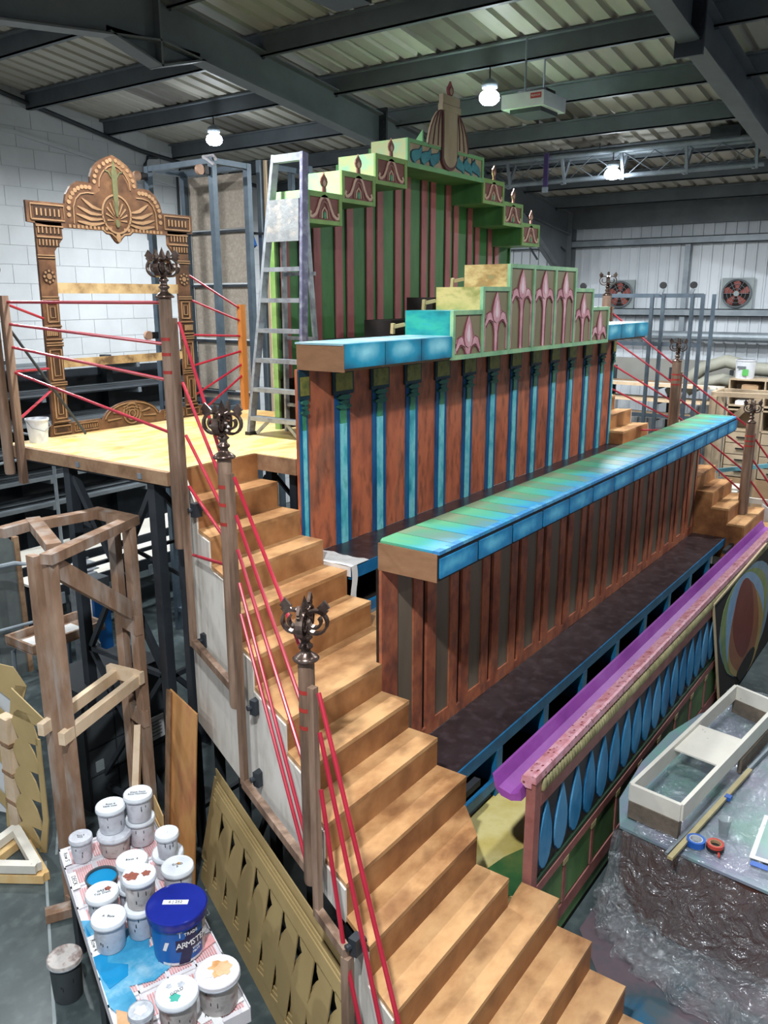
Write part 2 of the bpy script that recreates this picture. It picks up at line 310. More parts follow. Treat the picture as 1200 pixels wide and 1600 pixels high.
def WL(o):
    v = Vector((0,0,0))
    while o is not None: v = v + o.location; o = o.parent
    return v
def tag(o, label=None, cat=None, group=None, kind=None):
    if label: o['label'] = label
    if cat: o['category'] = cat
    if group: o['group'] = group
    if kind: o['kind'] = kind
    return o
def part(mb, name, mat, parent=None, label=None, cat=None, group=None, kind=None, smooth=False):
    vs = mb.v; lo = [min(v[i] for v in vs) for i in range(3)]; hi = [max(v[i] for v in vs) for i in range(3)]
    c = Vector(((lo[0]+hi[0])/2, (lo[1]+hi[1])/2, lo[2]))
    me = bpy.data.meshes.new(name); me.from_pydata([Vector(v) - c for v in vs], [], mb.f); me.update()
    import bmesh
    bm = bmesh.new(); bm.from_mesh(me); bmesh.ops.recalc_face_normals(bm, faces=bm.faces); bm.to_mesh(me); bm.free()
    me.materials.append(MATS[mat])
    if smooth:
        me.polygons.foreach_set('use_smooth', [True]*len(me.polygons))
        if smooth == 'auto': me.set_sharp_from_angle(angle=.6)
    o = bpy.data.objects.new(name, me); LK(o); o.location = c
    if parent is not None: o.location = c - WL(parent); o.parent = parent
    return tag(o, label, cat, group, kind)
def inst(src, name, loc, parent=None, rot=None, scale=None, mat=None):
    """another object sharing src's mesh, at a world point"""
    o = bpy.data.objects.new(name, src.data); LK(o); o.location = Vector(loc) - (WL(parent) if parent else Vector((0,0,0))); o.parent = parent
    if rot: o.rotation_euler = rot
    if scale: o.scale = scale
    return o
def thing(name, label, cat, loc=(0,0,0), group=None):
    o = bpy.data.objects.new(name, None); LK(o); o.location = loc; o.empty_display_size = .1
    return tag(o, label, cat, group)
KIDS = {}
def copy_tree(o, loc=None, label=None, rotz=None, parent=None):
    c = o.copy(); LK(c); c.parent = parent
    if loc is not None: c.location = loc
    if rotz is not None: c.rotation_euler = (0, 0, rotz)
    if label: c['label'] = label
    for ch in list(o.children): copy_tree(ch, parent=c)
    return c
def arc(cx, cz, rx, rz, a0, a1, n=12):
    return [(cx + rx*math.cos(math.radians(a0 + (a1-a0)*i/n)), cz + rz*math.sin(math.radians(a0 + (a1-a0)*i/n))) for i in range(n+1)]
def text(s, name, size, loc, rot, mat, parent, depth=.001):
    """lettering turned into a mesh"""
    cu = bpy.data.curves.new(name, 'FONT'); cu.body = s; cu.size = size; cu.extrude = depth; cu.align_x = 'CENTER'; cu.align_y = 'CENTER'; cu.resolution_u = 2
    t = bpy.data.objects.new(name, cu); LK(t); dg = bpy.context.evaluated_depsgraph_get(); me = bpy.data.meshes.new_from_object(t.evaluated_get(dg)); bpy.data.objects.remove(t)
    me.materials.clear(); me.materials.append(MATS[mat])
    o = bpy.data.objects.new(name, me); LK(o); o.location = Vector(loc) - (WL(parent) if parent else Vector((0,0,0))); o.rotation_euler = rot; o.parent = parent
    return o
def S(mb, name, mat, **k): return part(mb, name, mat, kind='structure', **k)
# ================================================================ THE HALL
S(MB().box(-4, -6, -.1, 18, 13, 0), 'floor', 'floor')
# painted patches on the floor in front of the set
fp = MB().pxy([(3.6,-1),(9,-1),(9,1.8),(4.9,1.8),(4.3,1.3)], .0, .004)
part(fp, 'floor_paint', 'floor_paint', bpy.data.objects['floor'], label='floor area stained blue and mauve by paint')
fl_ = bpy.data.objects['floor']
for a, b_ in (((1.5, 4.9), (2.45, 3.6)), ((1.6, 3.1), (3.1, 5.6)), ((3.2, 5.6), (5.2, 8.4))): part(MB().bar((a[0], a[1], .001), (b_[0], b_[1], .001), .02, .004), 'worn_line', 'fan_grey', fl_)
RX = 6.3; RZ = 7.535
def roofz(x): return RZ - .125*abs(x - RX)
WX = 17.0; WY = 12.2
# roof sheets: each one metre wide, ribbed, running down the slope
ceil = S(MB().box(-4, -6, 8.2, 18, 13, 8.25), 'ceiling', 'roof_light')
def roofsheet(y0, y1, xa, xb, sk=False):
    mb = MB(); nrib = max(1, round((y1-y0)/.24)); st = (y1-y0)/nrib; prof = []
    for i in range(nrib):
        a = y0 + i*st; prof += [(a, 0), (a+st*.66, 0), (a+st*.74, .045), (a+st*.92, .045)]
    prof.append((y1, 0)); n = len(prof); vs = []
    for x in (xa, xb):
        for (y, h) in prof: vs.append((x, y, roofz(x) + h))
    mb.add(vs, [(i, i+1, n+i+1, n+i) for i in range(n-1)])
    return part(mb, 'roof_sheet', 'roof_light' if sk else 'roof', ceil)
y = WY
while y > -5:
    y2 = y - .8
    sky = any(abs((y+y2)/2 - c) < .4 for c in (5.48, 10.2, .8))
    roofsheet(y2, y, RX, WX + .1, False) if not sky else (roofsheet(y2, y, RX, 8.0), roofsheet(y2, y, 8.0, 14.8, True), roofsheet(y2, y, 14.8, WX+.1))
    roofsheet(y2, y, -4, RX); y = y2
# purlins along the hall
t = 0
PX = [6.48, 7.85, 9.2, 10.6, 11.95, 13.3, 14.7, 16.1] + [4.9, 3.5, 2.1, .7, -.7, -2.1]
for i, x in enumerate(PX):
    z = roofz(x) - .005; mb = MB(); mb.box(x-.012, -5.5, z-.22, x+.012, WY+.02, z); mb.box(x-.012, -5.5, z-.22, x+.07, WY, z-.205); mb.box(x-.08, -5.5, z-.02, x+.012, WY, z)
    S(mb, f'trim_{i+1}', 'steel_grey')
k = len(PX)
# portal frames (rafter + haunches + columns)
def rafter(y, n):
    mb = MB(); d = .42
    def zt(x): return roofz(x) - .18
    for xa, xb in ((-3.9, RX), (RX, WX-.25)):
        a, b = zt(xa), zt(xb)
        mb.pxz([(xa, a), (xb, b), (xb, b-d), (xa, a-d)], y-.007, y+.007)
        for dz in (0, -d+.015):
            mb.prism([(xa, a+dz), (xb, b+dz), (xb, b+dz-.018), (xa, a+dz-.018)], lambda p, q: (p, y-.1, q), lambda p, q: (p, y+.1, q))
    # apex haunch and stiffener
    a = zt(RX)
    mb.pxz([(RX-.6, a-d-.05), (RX, a-d-.24), (RX+.6, a-d-.05), (RX+.6, a-d+.02), (RX-.6, a-d+.02)], y-.007, y+.007)
    mb.prism([(RX-.62, a-d-.06), (RX, a-d-.24), (RX, a-d-.22), (RX-.62, a-d-.04)], lambda p, q: (p, y-.1, q), lambda p, q: (p, y+.1, q))
    mb.prism([(RX+.62, a-d-.06), (RX, a-d-.24), (RX, a-d-.22), (RX+.62, a-d-.04)], lambda p, q: (p, y-.1, q), lambda p, q: (p, y+.1, q))
    mb.box(RX-.012, y-.1, a-d-.24, RX+.012, y+.1, a)
    # eaves haunch
    xe = WX-.25; e = zt(xe)
    mb.pxz([(xe-2.2, zt(xe-2.2)-d), (xe, e-d), (xe, e-d-.9)], y-.007, y+.007)
    mb.prism([(xe-2.2, zt(xe-2.2)-d), (xe, e-d-.9), (xe, e-d-.88), (xe-2.2, zt(xe-2.2)-d+.02)], lambda p, q: (p, y-.1, q), lambda p, q: (p, y+.1, q))
    # column
    mb.box(xe, y-.1, 0, xe+.018, y+.1, e); mb.box(xe+.23, y-.1, 0, xe+.25, y+.1, e); mb.box(xe, y-.007, 0, xe+.24, y+.007, e)
    # cleats and splice plates
    for x in PX[:8]: mb.box(x+.02, y-.05, roofz(x)-.25, x+.03, y+.05, roofz(x)-.03)
    return S(mb, f'trim_{n}', 'steel_grey')
rafter(7.4, k+1); rafter(2.65, k+2); rafter(-2.1, k+3)
def splice(y, x, n):
    z = roofz(x)
    mb = MB().box(x-.02, y-.13, z-.72, x+.02, y+.13, z-.1)
    for j in range(5): mb.box(x-.04, y-.1, z-.2-.1*j, x+.04, y-.07, z-.17-.1*j)
    S(mb, f'trim_{n}', 'steel_dark')
splice(7.4, 10.2, k+4); splice(2.65, 8.5, k+5)
# gable wall of painted blocks
BW, BH = .54, .28
wl = S(MB().box(3, WY-.006, 0, WX+.2, WY+.2, 5.6).pxz([(3,5.6),(WX+.2,5.6),(WX+.2,roofz(WX+.2)),(RX,RZ),(3,roofz(3))], WY-.006, WY+.2), 'wall_left', 'mortar')
bmb = MB().box(-BW/2+.004, -.02, -BH/2+.004, BW/2-.004, .02, BH/2-.004)
src = None; cnt = 0; rest = MB()
rows = []
for r in range(27):
    for c_ in range(20):
        x = 6.0 + c_*BW + (BW/2 if r % 2 else 0); z = BH/2 + r*BH
        if z + BH/2 > roofz(x) - .05: continue
        vis = z > 2.0 and x < 12.3
        rows.append((0 if vis else 1, x, z))
rows.sort()
for v, x, z in rows:
    if cnt < 290 and v == 0:
        if src is None:
            src = part(bmb, 'brick', 'block', wl); src.location = Vector((x, WY+.005, z)) - wl.location
        else: inst(src, 'brick', (x, WY+.005, z), wl)
        cnt += 1
    else: rest.box(x-BW/2+.006, WY-.015, z-BH/2+.005, x+BW/2-.006, WY+.025, z+BH/2-.005)
part(rest, 'brickwork', 'block', wl, kind='stuff')
# raking conduit under the roof on the gable, with two drops
mb = MB().tube([(5.5, WY-.09, 7.42), (6.5, WY-.09, 7.42), (7.4, WY-.09, 7.28), (9.85, WY-.09, 6.80), (13.2, WY-.09, 6.45)], .035, 8); S(mb, f'trim_{k+6}', 'steel_dark')
mb = MB().tube([(10.2, WY-.08, 6.74), (10.0, WY-.08, 6.72), (9.93, WY-.08, 6.6), (9.93, WY-.08, 5.4)], .03, 8).tube([(10.95, WY-.08, 6.66), (10.7, WY-.08, 6.62), (10.62, WY-.08, 6.5), (10.62, WY-.08, 5.6)], .022, 8)
S(mb, f'trim_{k+7}', 'steel_dark')
S(MB().prism([(3,6.75),(7.6,6.75),(12.2,6.05),(12.2,6.1),(7.6,6.8),(3,6.8)], lambda a,b:(a,WY-.05,b), lambda a,b:(a,WY,b)), f'trim_{k+8}', 'block')
# far wall of ribbed cladding, metre-wide panels, with rails
wf = S(MB().box(WX+.06, -6, 0, WX+.12, WY+.1, 6.3), 'wall_far', 'mortar')
mb = MB(); w_ = 1.0
prof = []
for i in range(5):
    a = i*.2; prof += [(a, 0), (a+.15, 0), (a+.16, .025), (a+.19, .025)]
prof.append((1.0, 0)); n = len(prof)
vs = []
for z in (0, 6.35):
    for (yy, h) in prof: vs.append((-h, yy, z))
mb.add(vs, [(i, i+1, n+i+1, n+i) for i in range(n-1)])
cl = part(mb, 'cladding_panel', 'cladding', wf); yb = -6.0
cl.location = Vector((WX+.04, yb+.5, 0)) - wf.location
for i in range(1, 18): inst(cl, 'cladding_panel', (WX+.04, yb+i+.5, 0), wf)
for j, z in enumerate((5.45, 4.11, 3.67)):
    mb = MB()
    if j < 2: mb.box(WX-.16, -6, z-.07, WX-.005, WY, z-.055).box(WX-.16, -6, z-.07, WX-.145, WY, z+.07).box(WX-.16, -6, z+.055, WX-.005, WY, z+.07)
    else: mb.rod((WX-.3, -6, z), (WX-.3, 7.2, z), .09, 12)
    S(mb, f'trim_{k+9+j}', 'steel_light')
S(MB().box(WX-.12, 4.93, 0, WX-.02, 5.03, 5.4), f'trim_{k+12}', 'steel_light')
S(MB().box(WX-.1, -6, 5.75, WX, WY, 6.15), f'trim_{k+13}', 'steel_grey')
mb = MB().rod((WX-.5, 7.3, 5.3), (WX-.9, 8.6, 6.5), .02, 6).rod((15.2, 7.3, 5.1), (15.6, 8.3, 6.2), .02, 6); S(mb, f'trim_{k+14}', 'steel_dark')
S(MB().box(WX-.06, -6, 2.75, WX+.02, WY, 3.2), f'trim_{k+15}', 'plaster_old')

# ---------------------------------------------------------------- hanging lamps
labs = ['round white lamp hanging above the dark steel rack, left of the green backdrop', 'round white lamp hanging just right of the tall backdrop crest', 'round white lamp hanging below the lattice truss at the right']
for (x, y, z), lb in zip(LAMP_VIS, labs):
    t = thing('hanging_lamp', lb, 'lamp', (x, y, z), 'ceiling lamps')
    part(MB().lathe((x, y, z), [(.02,-.075),(.075,-.065),(.11,-.03),(.118,.0),(.105,.045),(.06,.08)], 24), 'globe', 'glow', t, smooth=True)
    part(MB().lathe((x, y, z), [(.09,.1),(.09,.16),(.03,.2)], 16), 'lamp_holder', 'steel_light', t, smooth=True)
    zz = roofz(x) - .24
    part(MB().rod((x, y, z+.18), (x, y, zz), .008, 6), 'cord', 'rubber', t)
    lamp_light(x, y, z-.34, 1.0)
for (x, y, z, kk) in LAMP_OUT: lamp_light(x, y, z, kk)
# ================================================================ THE STAGE SET
XC = 7.93
def xl(y): return 3.24 + .453*(y - 3.03)                 # splayed outer edge of the stair
def mir(x): return 2*XC - x
PZ = 3.20
# (tread height, nosing y, inner x)
LOW = [(2.0-.2025*k, 3.04-.226*k) for k in range(1, 10)]
STEPS = [(3.0, 4.41, 4.70), (2.8, 4.185, 4.70), (2.6, 3.955, 4.70), (2.4, 3.725, 4.70), (2.2, 3.50, 4.70), (2.0, 3.04, 4.20)]
for k, (z, yn) in enumerate(LOW): STEPS.append((z, yn, 3.95 if k in (3, 4) else 4.20))
def stair(side):
    if side == 'L': lab = 'long stained timber staircase climbing to the lit platform, red rods along its left side'; X = lambda x: x; lx = xl
    else: lab = 'distant stained timber staircase at the far right end of the set'; X = mir; lx = xl
    t = thing('stage_staircase', lab, 'stairs', (X(3.6), 3.0, 0), 'twin staircases')
    prevz, prevy = PZ, 4.62
    # riser under the platform edge
    part(MB().pxy([(X(lx(4.62)), 4.62), (X(4.70), 4.62), (X(4.70), 4.65), (X(lx(4.65)), 4.65)], 3.0, PZ), 'riser', 'stair_riser', t)
    for i, (z, yn, xr) in enumerate(STEPS):
        yb = (STEPS[i-1][1] if i else 4.62) + .012
        zl = STEPS[i+1][0] if i+1 < len(STEPS) else 0
        pts = [(lx(yn), yn), (xr, yn), (xr, yb), (lx(yb), yb)]
        if i == 5: pts = [(lx(yn), yn), (11.66 if side == 'L' else 4.20, yn), (11.66 if side == 'L' else 4.2, yb), (lx(yb), yb)]
        if i == 5: pts = [(lx(yn), yn), (4.20, yn), (4.20, 3.06), (4.70, 3.06), (4.70, yb), (lx(yb), yb)]
        if i == 9: pts = [(lx(yn), yn), (xr, yn), (4.17, yb-.03), (4.19, yb), (lx(yb), yb)]
        if i == 11: pts = [(lx(yn), yn), (xr, yn), (xr, yb+.02), (3.95, yb), (lx(yb), yb)]
        part(MB().pxy([(X(a), b) for a, b in pts], z-.028, z), 'tread', 'stair', t)
        part(MB().pxy([(X(lx(yn)+.001), yn+.001), (X(xr-.001), yn+.001), (X(xr-.001), yn+.03), (X(lx(yn+.03)+.004), yn+.03)], zl, z-.028), 'riser', 'stair_riser', t)
    # inner side panels
    def side_in(x, idx, z0):
        pts = [(STEPS[idx[0]-1][1] if idx[0] else 4.62, z0), (STEPS[idx[0]-1][1] if idx[0] else 4.62, STEPS[idx[0]][0]-.03)]
        for j in idx:
            z, yn, _ = STEPS[j]; yb = STEPS[j-1][1] if j else 4.62
            pts += [(yb, z-.029), (yn+.01, z-.029)]
        pts.append((STEPS[idx[-1]][1]+.01, z0))
        q = []
        for p in pts:
            if not q or (abs(p[0]-q[-1][0]) + abs(p[1]-q[-1][1])) > 1e-4: q.append(p)
        part(MB().pyz(q, X(x-.02), X(x-.004)), 'inner_side_panel', 'stair_riser', t)
    side_in(4.70, [0, 1, 2, 3, 4], 2.0); side_in(4.20, [6, 7, 8], .9); side_in(3.95, [9, 10], .3); side_in(4.20, [11, 12, 13, 14], 0)
    # outer plywood panels following the steps, in three sheets
    def zprof(y):
        if y > 4.62: return PZ-.02
        for z, yn, _ in STEPS:
            if y >= yn: return z-.03
        return 0
    def sheet(ya, yb, z0):
        pts = [(ya, z0), (ya, zprof(ya-.001))]; ys = [yn for _, yn, _ in STEPS if yb < yn < ya]
        for yn in ys: pts += [(yn, zprof(yn+.001)), (yn, zprof(yn-.001))]
        pts += [(yb, zprof(yb+.001)), (yb, z0)]
        f0 = lambda a, b: (X(lx(a)-.012), a, b); f1 = lambda a, b: (X(lx(a)+.003), a, b)
        part(MB().prism(pts, f0, f1), 'plywood_side', 'ply_white', t)
    sheet(4.66, 3.53, 1.16); sheet(3.525, 2.60, 1.16); sheet(2.595, 2.28, 1.16); sheet(2.275, 1.01, .02)
    # black steel understructure
    def L3(y, z, off=.17): return (X(lx(y)+off), y, z)
    for y in (4.62, 4.1, 3.55, 3.0, 2.5): part(MB().bar(L3(y, 0), L3(y, 1.15), .06), 'steel_leg', 'steel_dark', t)
    part(MB().bar(L3(4.66, 1.12), L3(2.28, 1.12), .05, .07), 'steel_rail', 'steel_dark', t)
    part(MB().bar(L3(4.66, .12), L3(2.28, .12), .05, .05), 'steel_rail', 'steel_dark', t)
    part(MB().bar(L3(4.1, .12), L3(3.55, 1.1), .035), 'steel_brace', 'steel_dark', t)
    part(MB().bar(L3(3.0, .12), L3(2.5, 1.1), .035), 'steel_brace', 'steel_dark', t)
    for y in (4.6, 3.5, 2.5): part(MB().bar((X(lx(y)+.1), y, 1.1), (X(4.6), y, 1.1), .05), 'steel_crossbar', 'steel_dark', t)
    for y in (4.6, 3.5): part(MB().bar((X(4.62), y, 0), (X(4.62), y, 1.9), .06), 'steel_leg', 'steel_dark', t)
    return t
stair('L'); stair('R')

# walkways between the tiers
t = thing('walkway', 'stained timber walkway between the two seating tiers, level with the landing', 'walkway', (7.9, 3.3, 0))
part(MB().box(4.72, 3.07, 1.93, 11.14, 3.68, 1.985), 'deck_board', 'stair', t)
for x in (5, 6.6, 8.2, 9.8, 11): part(MB().box(x-.03, 3.3, 0, x+.03, 3.36, 1.93), 'steel_leg', 'steel_dark', t)
t = thing('painted_walkway', 'walkway painted yellow and green behind the leaf frieze', 'walkway', (7.9, 2.2, 0))
part(MB().pxy([(3.96, 1.93), (11.7, 1.93), (11.7, 2.62), (4.22, 2.62), (4.16, 2.34), (3.96, 2.13)], .66, .70), 'deck_board', 'stage_yellow', t)
part(MB().pxy([(4.17, 1.935), (5.3, 1.935), (5.1, 2.0), (4.75, 2.08), (4.45, 2.2), (4.25, 2.24), (4.1, 2.05)], .70, .702), 'shaded_green_patch', 'stage_green', t)  # green deck paint, with the shade beside the frieze put into its colour
for x in (5, 6.6, 8.2, 9.8, 11): part(MB().box(x-.03, 2.2, 0, x+.03, 2.26, .66), 'steel_leg', 'steel_dark', t)

# ---------------------------------------------------------------- seating benches
def bench(x0, x1, yf, yb, zt, lab, zb, posts, wrap=False):
    t = thing('seating_bench', lab, 'bench', ((x0+x1)/2, (yf+yb)/2, zb), 'black topped benches')
    part(MB().box(x0, yf, zt-.03, x1, yb, zt), 'seat_top', 'seat_black', t)
    part(MB().box(x0, yf-.012, zt-.10, x1, yf+.02, zt-.002), 'front_rail', 'blue_frame', t)
    part(MB().box(x0, yf-.012, zt-.42, x1, yf+.02, zt-.34), 'front_rail', 'blue_frame', t)
    part(MB().box(x0, yb-.06, zb, x1, yb-.04, zt-.03), 'back_board', 'void_dark', t)
    part(MB().box(x0, yf+.02, zt-.42, x1, yb-.06, zt-.40), 'shelf_board', 'void_dark', t)
    for i, x in enumerate(posts):
        part(MB().box(x-.045, yf-.014, zb, x+.045, yf+.03, zt-.10), 'post', 'blue_frame', t)
        if 0 < i: part(MB().pyz([(yf+.03, zt-.4), (yf+.28, zt-.4), (yf+.03, zt-.10)], x-.01, x+.01), 'gusset', 'blue_frame', t)
    if wrap:
        mb = MB(); mb.grid(10, 6, lambda u, v: (x0-.015 + .22*v + .01*math.sin(9*u+v), yf-.02+.50*u, zt+.008+.004*math.sin(20*u*v)))
        mb.grid(8, 8, lambda u, v: (x0-.015 + .07*u + .012*math.sin(7*v), yf-.022, zt+.008 - .36*v))
        mb.grid(8, 4, lambda u, v: (x0-.018, yf-.02+.5*u, zt+.008 - .08*v))
        part(mb, 'dust_sheet', 'cloth_white', t, label='torn white dust sheet over the near end')
    return t
bench(4.22, 11.65, 2.60, 3.035, 1.19, 'lower black topped seating bench with blue open frame, behind the painted yellow walkway', .70, [5.10+.825*i - .0 for i in range(-1, 8)])
bench(4.72, 11.16, 3.71, 4.165, 2.42, 'upper black topped seating bench running along the terracotta wall with blue pilasters', 1.985, [5.4+.9*i for i in range(0, 7)], True)

# ---------------------------------------------------------------- front wall: slatted, with blue tiled canopy
t = thing('slatted_wall', 'long rust and grey slatted parapet wall standing behind the lower black bench', 'wall', (7.9, 3.04, 1.19))
W1 = 3.04
part(MB().box(4.2, W1+.022, 1.19, 11.65, W1+.045, 2.67), 'backing_board', 'slot_dark', t)
part(MB().box(4.2, W1, 1.19, 11.65, W1+.022, 1.265), 'bottom_rail', 'rust', t)
part(MB().box(4.2, W1, 1.19, 4.388, W1+.022, 2.67), 'stile', 'rust', t)
for i in range(15):
    a = 4.388 + .5*i
    if a + .2 > 11.66: break
    part(MB().box(a, W1+.012, 1.30, a+.198, W1+.024, 2.67), 'grey_panel', 'panel_brown', t)
    part(MB().box(a, W1, 1.265, a+.198, W1+.02, 1.305), 'panel_sill', 'rust', t)
    if a+.5 < 11.66:
        part(MB().box(a+.198, W1, 1.265, a+.318, W1+.022, 2.67), 'stile', 'rust', t)
        part(MB().box(a+.378, W1, 1.265, a+.5, W1+.022, 2.67), 'stile', 'rust', t)
part(MB().box(11.59, W1, 1.265, 11.65, W1+.022, 2.67), 'stile', 'rust', t)
t = thing('tiled_canopy', 'canopy shelf with green and blue plank top, capping the rust slatted wall', 'canopy', (7.9, 2.85, 2.67), )
part(MB().box(4.21, 2.625, 2.67, 11.64, 3.06, 2.838), 'core', 'canopy_end', t)
part(MB().box(4.22, 2.63, 2.838, 11.64, 3.06, 2.851), 'dark_underlay', 'slot_dark', t)
part(MB().box(4.195, 2.61, 2.665, 4.212, 3.065, 2.85), 'end_board', 'canopy_end', t)
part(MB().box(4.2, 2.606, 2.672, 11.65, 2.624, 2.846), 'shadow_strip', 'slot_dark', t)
x = 4.2; i = 0
while x < 11.64:
    wd = .222; x2 = min(x+wd, 11.655)
    pts = [(x+.005, 2.645), (x2-.005, 2.645), (x2-.005, 3.072), (x+.005, 3.072)]
    if i == 0: pts = [(x+.002, 2.645), (x2-.002, 2.645), (x2-.002, 3.072), (x+.05, 3.072), (x+.002, 3.05)]
    part(MB().pxy(pts, 2.852, 2.868), 'plank', 'plank_g1' if i % 2 == 0 else 'plank_g2', t)
    for j in range(3):
        a = x + wd*j/3
        if a + wd/3 < 11.66: part(MB().box(a+.002, 2.598, 2.846, a+wd/3-.003, 2.643, 2.869), 'edge_block', 'plank_b', t)
    x = x2; i += 1
for i in range(15):
    a = 4.215 + .5*i; b_ = min(a+.468, 11.65)
    part(MB().box(a, 2.594, 2.690, b_, 2.625, 2.818), 'tile', 'tile_blue', t)

# ---------------------------------------------------------------- middle wall: terracotta with pilasters
t = thing('pilaster_wall', 'terracotta painted wall with slim blue pilasters, standing behind the upper black bench', 'wall', (7.9, 4.17, 2.42))
W2 = 4.17
part(MB().box(4.70, W2, 2.42, 11.17, W2+.03, 3.88), 'wall_panel', 'terracotta', t)
def pilaster(cx, half=0):
    a, b_ = cx-.095, cx+.095
    if half: a, b_ = (4.70, 4.79) if half < 0 else (11.10, 11.17)
    cx2 = cx if not half else (a+b_)/2
    p = part(MB().box(a, W2-.012, 2.42, b_, W2+.001, 3.88), 'pilaster', 'pil_blue', t)
    cw = .040 if not half else .018
    k = 1 if not half else .45
    part(MB().box(cx2-cw, W2-.022, 2.42, cx2+cw, W2-.011, 3.42), 'cyan_strip', 'pil_cyan', p)
    part(MB().box(cx2-cw*.95, W2-.0225, 3.42, cx2+cw*.95, W2-.011, 3.56), 'green_strip', 'gem_green', p)
    part(MB().box(cx2-.13*k, W2-.026, 3.655, cx2+.13*k, W2-.008, 3.87), 'capital', 'flame_dark', p)
    part(MB().box(cx2-.105*k, W2-.034, 3.685, cx2+.105*k, W2-.025, 3.825), 'capital_panel', 'cap_olive', p)
    for q, (zz, ww, hh) in enumerate(((3.632, .088, .02), (3.592, .055, .017), (3.556, .088, .02))):
        part(MB().pxz(arc(cx2, zz, ww*k, hh, 0, 360, 14)[:-1], W2-.038, W2-.010), 'ring', 'cap_green', p)
    part(MB().box(cx2-.045*k, W2-.03, 3.56, cx2+.045*k, W2-.010, 3.66), 'neck', 'flame_dark', p)
pilaster(4.745, -1)
for i in range(12): pilaster(5.22 + .5008*i)
pilaster(11.135, 1)
t = thing('blue_canopy', 'shelf canopy with bright cyan tiles and bare brown end, capping the terracotta wall', 'canopy', (7.9, 3.95, 3.88))
part(MB().box(4.71, 3.745, 3.885, 11.15, 4.17, 4.068), 'core', 'canopy_end', t)
part(MB().box(4.70, 3.73, 3.88, 4.712, 4.175, 4.075), 'end_board', 'canopy_end', t)
part(MB().box(4.69, 3.735, 4.068, 11.16, 4.18, 4.082), 'top_board', 'canopy_top_blue', t)
for i in range(13):
    a = 4.705 + .4985*i
    if 6.15 < a < 9.65: continue
    part(MB().box(a+.003, 3.722, 3.905, a+.49, 3.746, 4.078), 'tile', 'tile_cyan', t)

# stepped organ front standing on the blue canopy
t = thing('stepped_organ_front', 'stepped green grid screen with pink fleur-de-lis panels on the blue canopy', 'screen', (7.95, 3.95, 3.88)); ORG = t
HT = [4.29, 4.49, 4.70, 4.70, 4.70, 4.49, 4.29]
gx = [6.19 + .5035*i for i in range(8)]
def blob(cx, z, s=1): return [(cx+dx*s, z+dz) for dx, dz in ((-.055,-.05),(-.078,.0),(-.072,.06),(-.045,.13),(-.012,.185),(0,.2),(.012,.185),(.045,.13),(.072,.06),(.078,0),(.055,-.05),(0,-.075))]
for i in range(7):
    a, b_, h = gx[i], gx[i+1], HT[i]
    c = (a+b_)/2
    bx = part(MB().box(a, 3.745, 3.90, b_, 4.215, h), 'box', ['box_teal', 'box_olive', 'box_gold'][min(i, 6-i, 2)], t)
    part(MB().box(a+.02, 3.728, 3.90, b_-.02, 3.746, h-.02), 'panel', 'fleur_bg', t)
    hl = max(h, HT[i-1]) if i else h
    fr = MB().box(a-.018, 3.712, 3.88, a+.018, 3.7445, hl).box(a+.019, 3.713, 3.879, b_-.019, 3.7435, 3.918).box(a+.019, 3.713, h-.035, b_-.019, 3.7435, h+.003)
    if i == 6: fr.box(b_-.018, 3.712, 3.88, b_+.018, 3.7445, h)
    part(fr, 'grid_frame', 'grid_green', t)
    zt = h - .275; ya, yb = 3.719, 3.7275
    e = .008
    fl = MB()
    for s in (-1, 1):
        pts = [(c + s*q[0], q[1]) for q in ((0, zt-.02), (.05, zt+.0), (.11, zt+.025), (.165, zt+.01), (.205, zt-.055))]
        fl.stroke(pts, [.05, .06, .07, .065, .03], ya, yb)
        pts = [(c + s*q[0], q[1]) for q in ((.205, zt-.055), (.21, 3.93))]; fl.stroke(pts, .012, ya, yb)
        pts = [(c + s*q[0], q[1]) for q in ((.05, 3.93), (.05, zt-.16), (.075, zt-.075), (.12, zt-.04), (.17, zt-.075), (.19, zt-.12))]
    fl.stroke([(c, zt-.02), (c, zt-.12), (c, 3.92)], [.09, .05, .04], ya, yb)
    part(fl, 'fleur_stem', 'fleur_pink', t)
    dk = MB()
    for s in (-1, 1):
        dk.stroke([(c + s*q[0], q[1]) for q in ((.034, 3.93), (.034, zt-.14), (.06, zt-.06), (.11, zt-.02), (.16, zt-.04), (.19, zt-.08))], .009, ya-.002, yb)
        dk.stroke([(c + s*q[0], q[1]) for q in ((.02, zt-.01), (.07, zt+.035), (.12, zt+.06), (.175, zt+.04), (.215, zt-.04))], .008, ya-.002, yb)
    part(dk, 'fleur_outline', 'fleur_dark', t)
    part(MB().pxz(blob(c, zt+.03, 1.12), ya-.001, yb), 'bud_outline', 'fleur_dark', t)
    part(MB().pxz([(x_, z_-.004) for x_, z_ in blob(c, zt+.034, .88)], ya-.004, yb), 'bud', 'fleur_pink', t)
    part(MB().pxz([(c+(x_-c)*.4, zt+.07+(z_-zt-.07)*.6) for x_, z_ in blob(c, zt+.034, .9)], ya-.006, yb), 'bud_highlight', 'fleur_light', t)
# black stepped supports and small pale brackets behind the organ front
t = thing('stepped_black_support', 'black stepped boxes standing behind the pink fleur screen', 'box', (6.9, 4.6, 3.2))
for a, b_, h in ((5.7, 6.3, 4.05), (6.3, 7.0, 4.20), (7.0, 8.9, 4.40)): part(MB().box(a, 4.45, 3.2, b_, 4.75, h), 'box', 'void_dark', t)
for i, (x, z) in enumerate(((6.16, 4.2), (6.66, 4.40), (7.16, 4.6))):
    part(MB().bar((x+.05, 4.235, z-.03), (x-.03, 4.30, z-.05), .04, .03).bar((x-.03, 4.31, z-.11), (x-.035, 4.30, z-.02), .03, .03), 'rear_bracket', 'cream', ORG)

